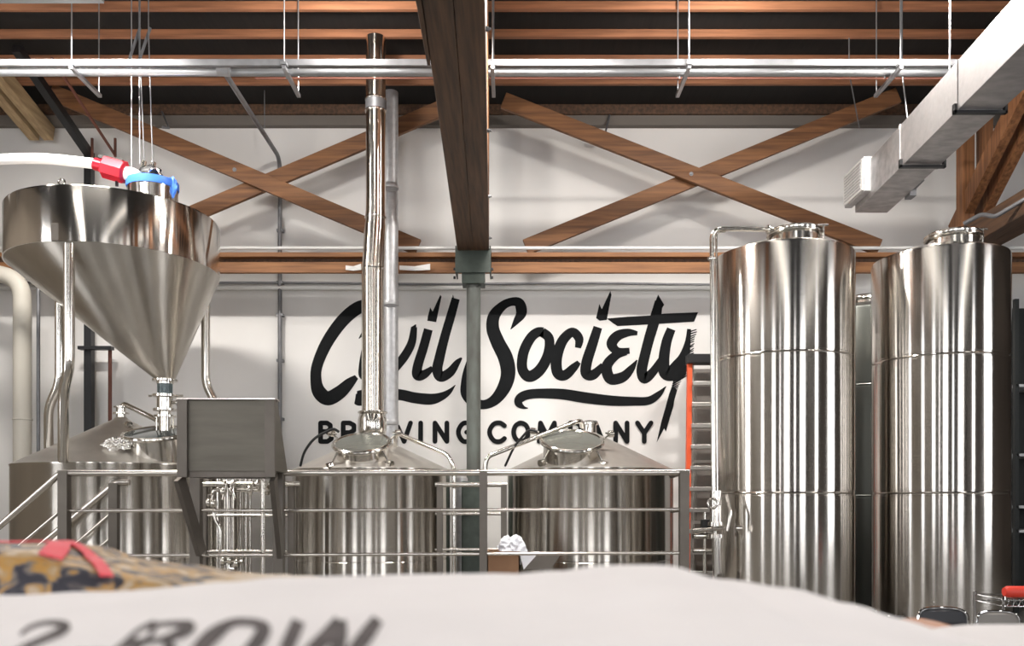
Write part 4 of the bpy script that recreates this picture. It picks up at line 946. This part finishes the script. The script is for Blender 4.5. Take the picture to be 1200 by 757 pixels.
# right-hand sack
def h2(X, Y): return interp([(.42, -.20), (.52, -.185), (.62, -.170), (.70, -.163), (.9, -.163)], X)-((Y-1.05)/.3)**2*.03+.003*noise.noise(Vector((X*9, Y*9, 2)))
sack('malt_sack', 'pale malt sack at the bottom right corner, beside the printed sack', .575, 1.15, .80, 1.35, h2, ZT, M['sack'], 50, 40)
# coloured sack behind
hc = [(-1.3, .055), (-.78, .063), (-.70, .065), (-.62, .086), (-.54, .098), (-.46, .109), (-.38, .113), (-.30, .118), (-.2, .13)]
def h3(X, Y): return -interp(hc, X)-((Y-1.32)/.25)**2*.035+.004*noise.noise(Vector((X*11, Y*11, 7)))+.0025*noise.noise(Vector((X*26, Y*26, 3)))
S3 = sack('malt_sack', 'colourful printed sack in black, gold and tan behind the white sack at left', -1.05, -.22, 1.17, 1.56, h3, ZT, M['art'], 70, 40)
def strap(pts, wd):
    m_ = MB(); P = crom([(a, b_, 1.0) for a, b_ in pts], 8)
    for i in range(len(P)-1):
        a, b_ = Vector(P[i][:2]), Vector(P[i+1][:2]); d = (b_-a).normalized(); nn = Vector((-d.y, d.x))*wd/2
        q = []
        for c_ in (a+nn, b_+nn, b_-nn, a-nn): q.append(Vector((c_.x, c_.y, H(h3(c_.x, c_.y))+.004)))
        m_.prism(q, (0, 0, .002))
    m_.build('red_band', M['strap'], S3, smooth=False)
strap([(-1.03, 1.32), (-.88, 1.33), (-.76, 1.34), (-.67, 1.32), (-.60, 1.24), (-.565, 1.19)], .018)
strap([(-.71, 1.34), (-.68, 1.28), (-.66, 1.22)], .03)
# brown bag between
def h4(X, Y): return -.213-((X-.755)/.08)**2*.02-((Y-1.55)/.2)**2*.03
sack('paper_bag', 'small orange-brown paper bag behind the sacks below the dark chair', .68, .83, 1.42, 1.66, h4, ZT-.0, M['brownbag'], 30, 30)
t = thing('work_bench', 'timber bench carrying the foreground sacks, below the view', 'bench', (0, 1.0, 0))
MB().box(-1.25, 1.25, .34, 1.75, ZT-.05, ZT-.0006).build('top', M['worktop'], t, smooth=False, bevel=.004)
for x_ in (-1.15, 1.15):
    for y_ in (.42, 1.65): MB().box(x_-.05, x_+.05, y_-.05, y_+.05, 0, ZT-.05).build('leg', M['worktop'], t, smooth=False, bevel=.004)

# ------------------------------------------------------------------ lamp and added fill light bodies
for i, (x, w_) in enumerate(((-5.6, .7), (-2.4, .2), (1.2, .8), (6.4, .6))):
    t = thing('strip_lamp', ['wide strip lamp under the ceiling nearest the left wall', 'narrow strip lamp under the ceiling left of the long roof beam', 'widest strip lamp under the ceiling right of the long roof beam', 'wide strip lamp under the ceiling nearest the right wall'][i], 'lamp', (x, 0, H(5.5)), 'strip lamps')
    MB().box(x-w_/2-.02, x+w_/2+.02, -6.0, 6.8, H(5.53), H(5.62)).build('housing', M['housing'], t, smooth=False)
    MB().box(x-w_/2, x+w_/2, -5.97, 6.77, H(5.50), H(5.53)).build('lens', M['lens'], t, smooth=False)
    for y_ in (-5, 0, 6): MB().tube([(x, y_, H(5.62)), (x, y_, ZC)], .01, 6).build('rod', M['pipe'], t)
LL = ['above and just in front of the brew kettle', 'above the left tall tank', 'high in front of the hopper', 'high in front of the square duct', 'over the open floor on the left', 'over the open floor in the middle', 'over the open floor on the right', 'behind the viewer on the left', 'behind the viewer on the right']
for i, (x, y, _w) in enumerate(LAMPS):
    t = thing('lamp_or_fill_light', 'round industrial ceiling lamp '+LL[i], 'lamp', (x, y, LAMP_Z), 'ceiling lamps')
    MB().lathe([(.27, 0), (.28, .03), (.16, .16), (.08, .24), (.04, .28)], (x, y, LAMP_Z), seg=32).build('housing', M['housing'], t)
    MB().tube([(x, y, LAMP_Z+.27), (x, y, ZC)], .012, 8).build('rod', M['pipe'], t)

for i, (x, y) in enumerate(((-5.0, 9.0), (0.35, 8.8), (4.4, 8.8))):  # made-up housings for the added fill lights
    t = thing('lamp_or_fill_light', ['flat housing of an added fill light in front of the hopper', 'flat housing of an added fill light just right of the long roof beam', 'flat housing of an added fill light in front of the tall tanks'][i], 'lamp', (x, y, H(5.37)), 'added fill lights')
    MB().box(x-.62, x+.62, y-.17, y+.17, H(5.37), H(5.43)).build('housing', M['housing'], t, smooth=False, bevel=.005)
    for dx in (-.5, .5): MB().tube([(x+dx, y, H(5.43)), (x+dx, y, ZC)], .01, 6).build('rod', M['pipe'], t)
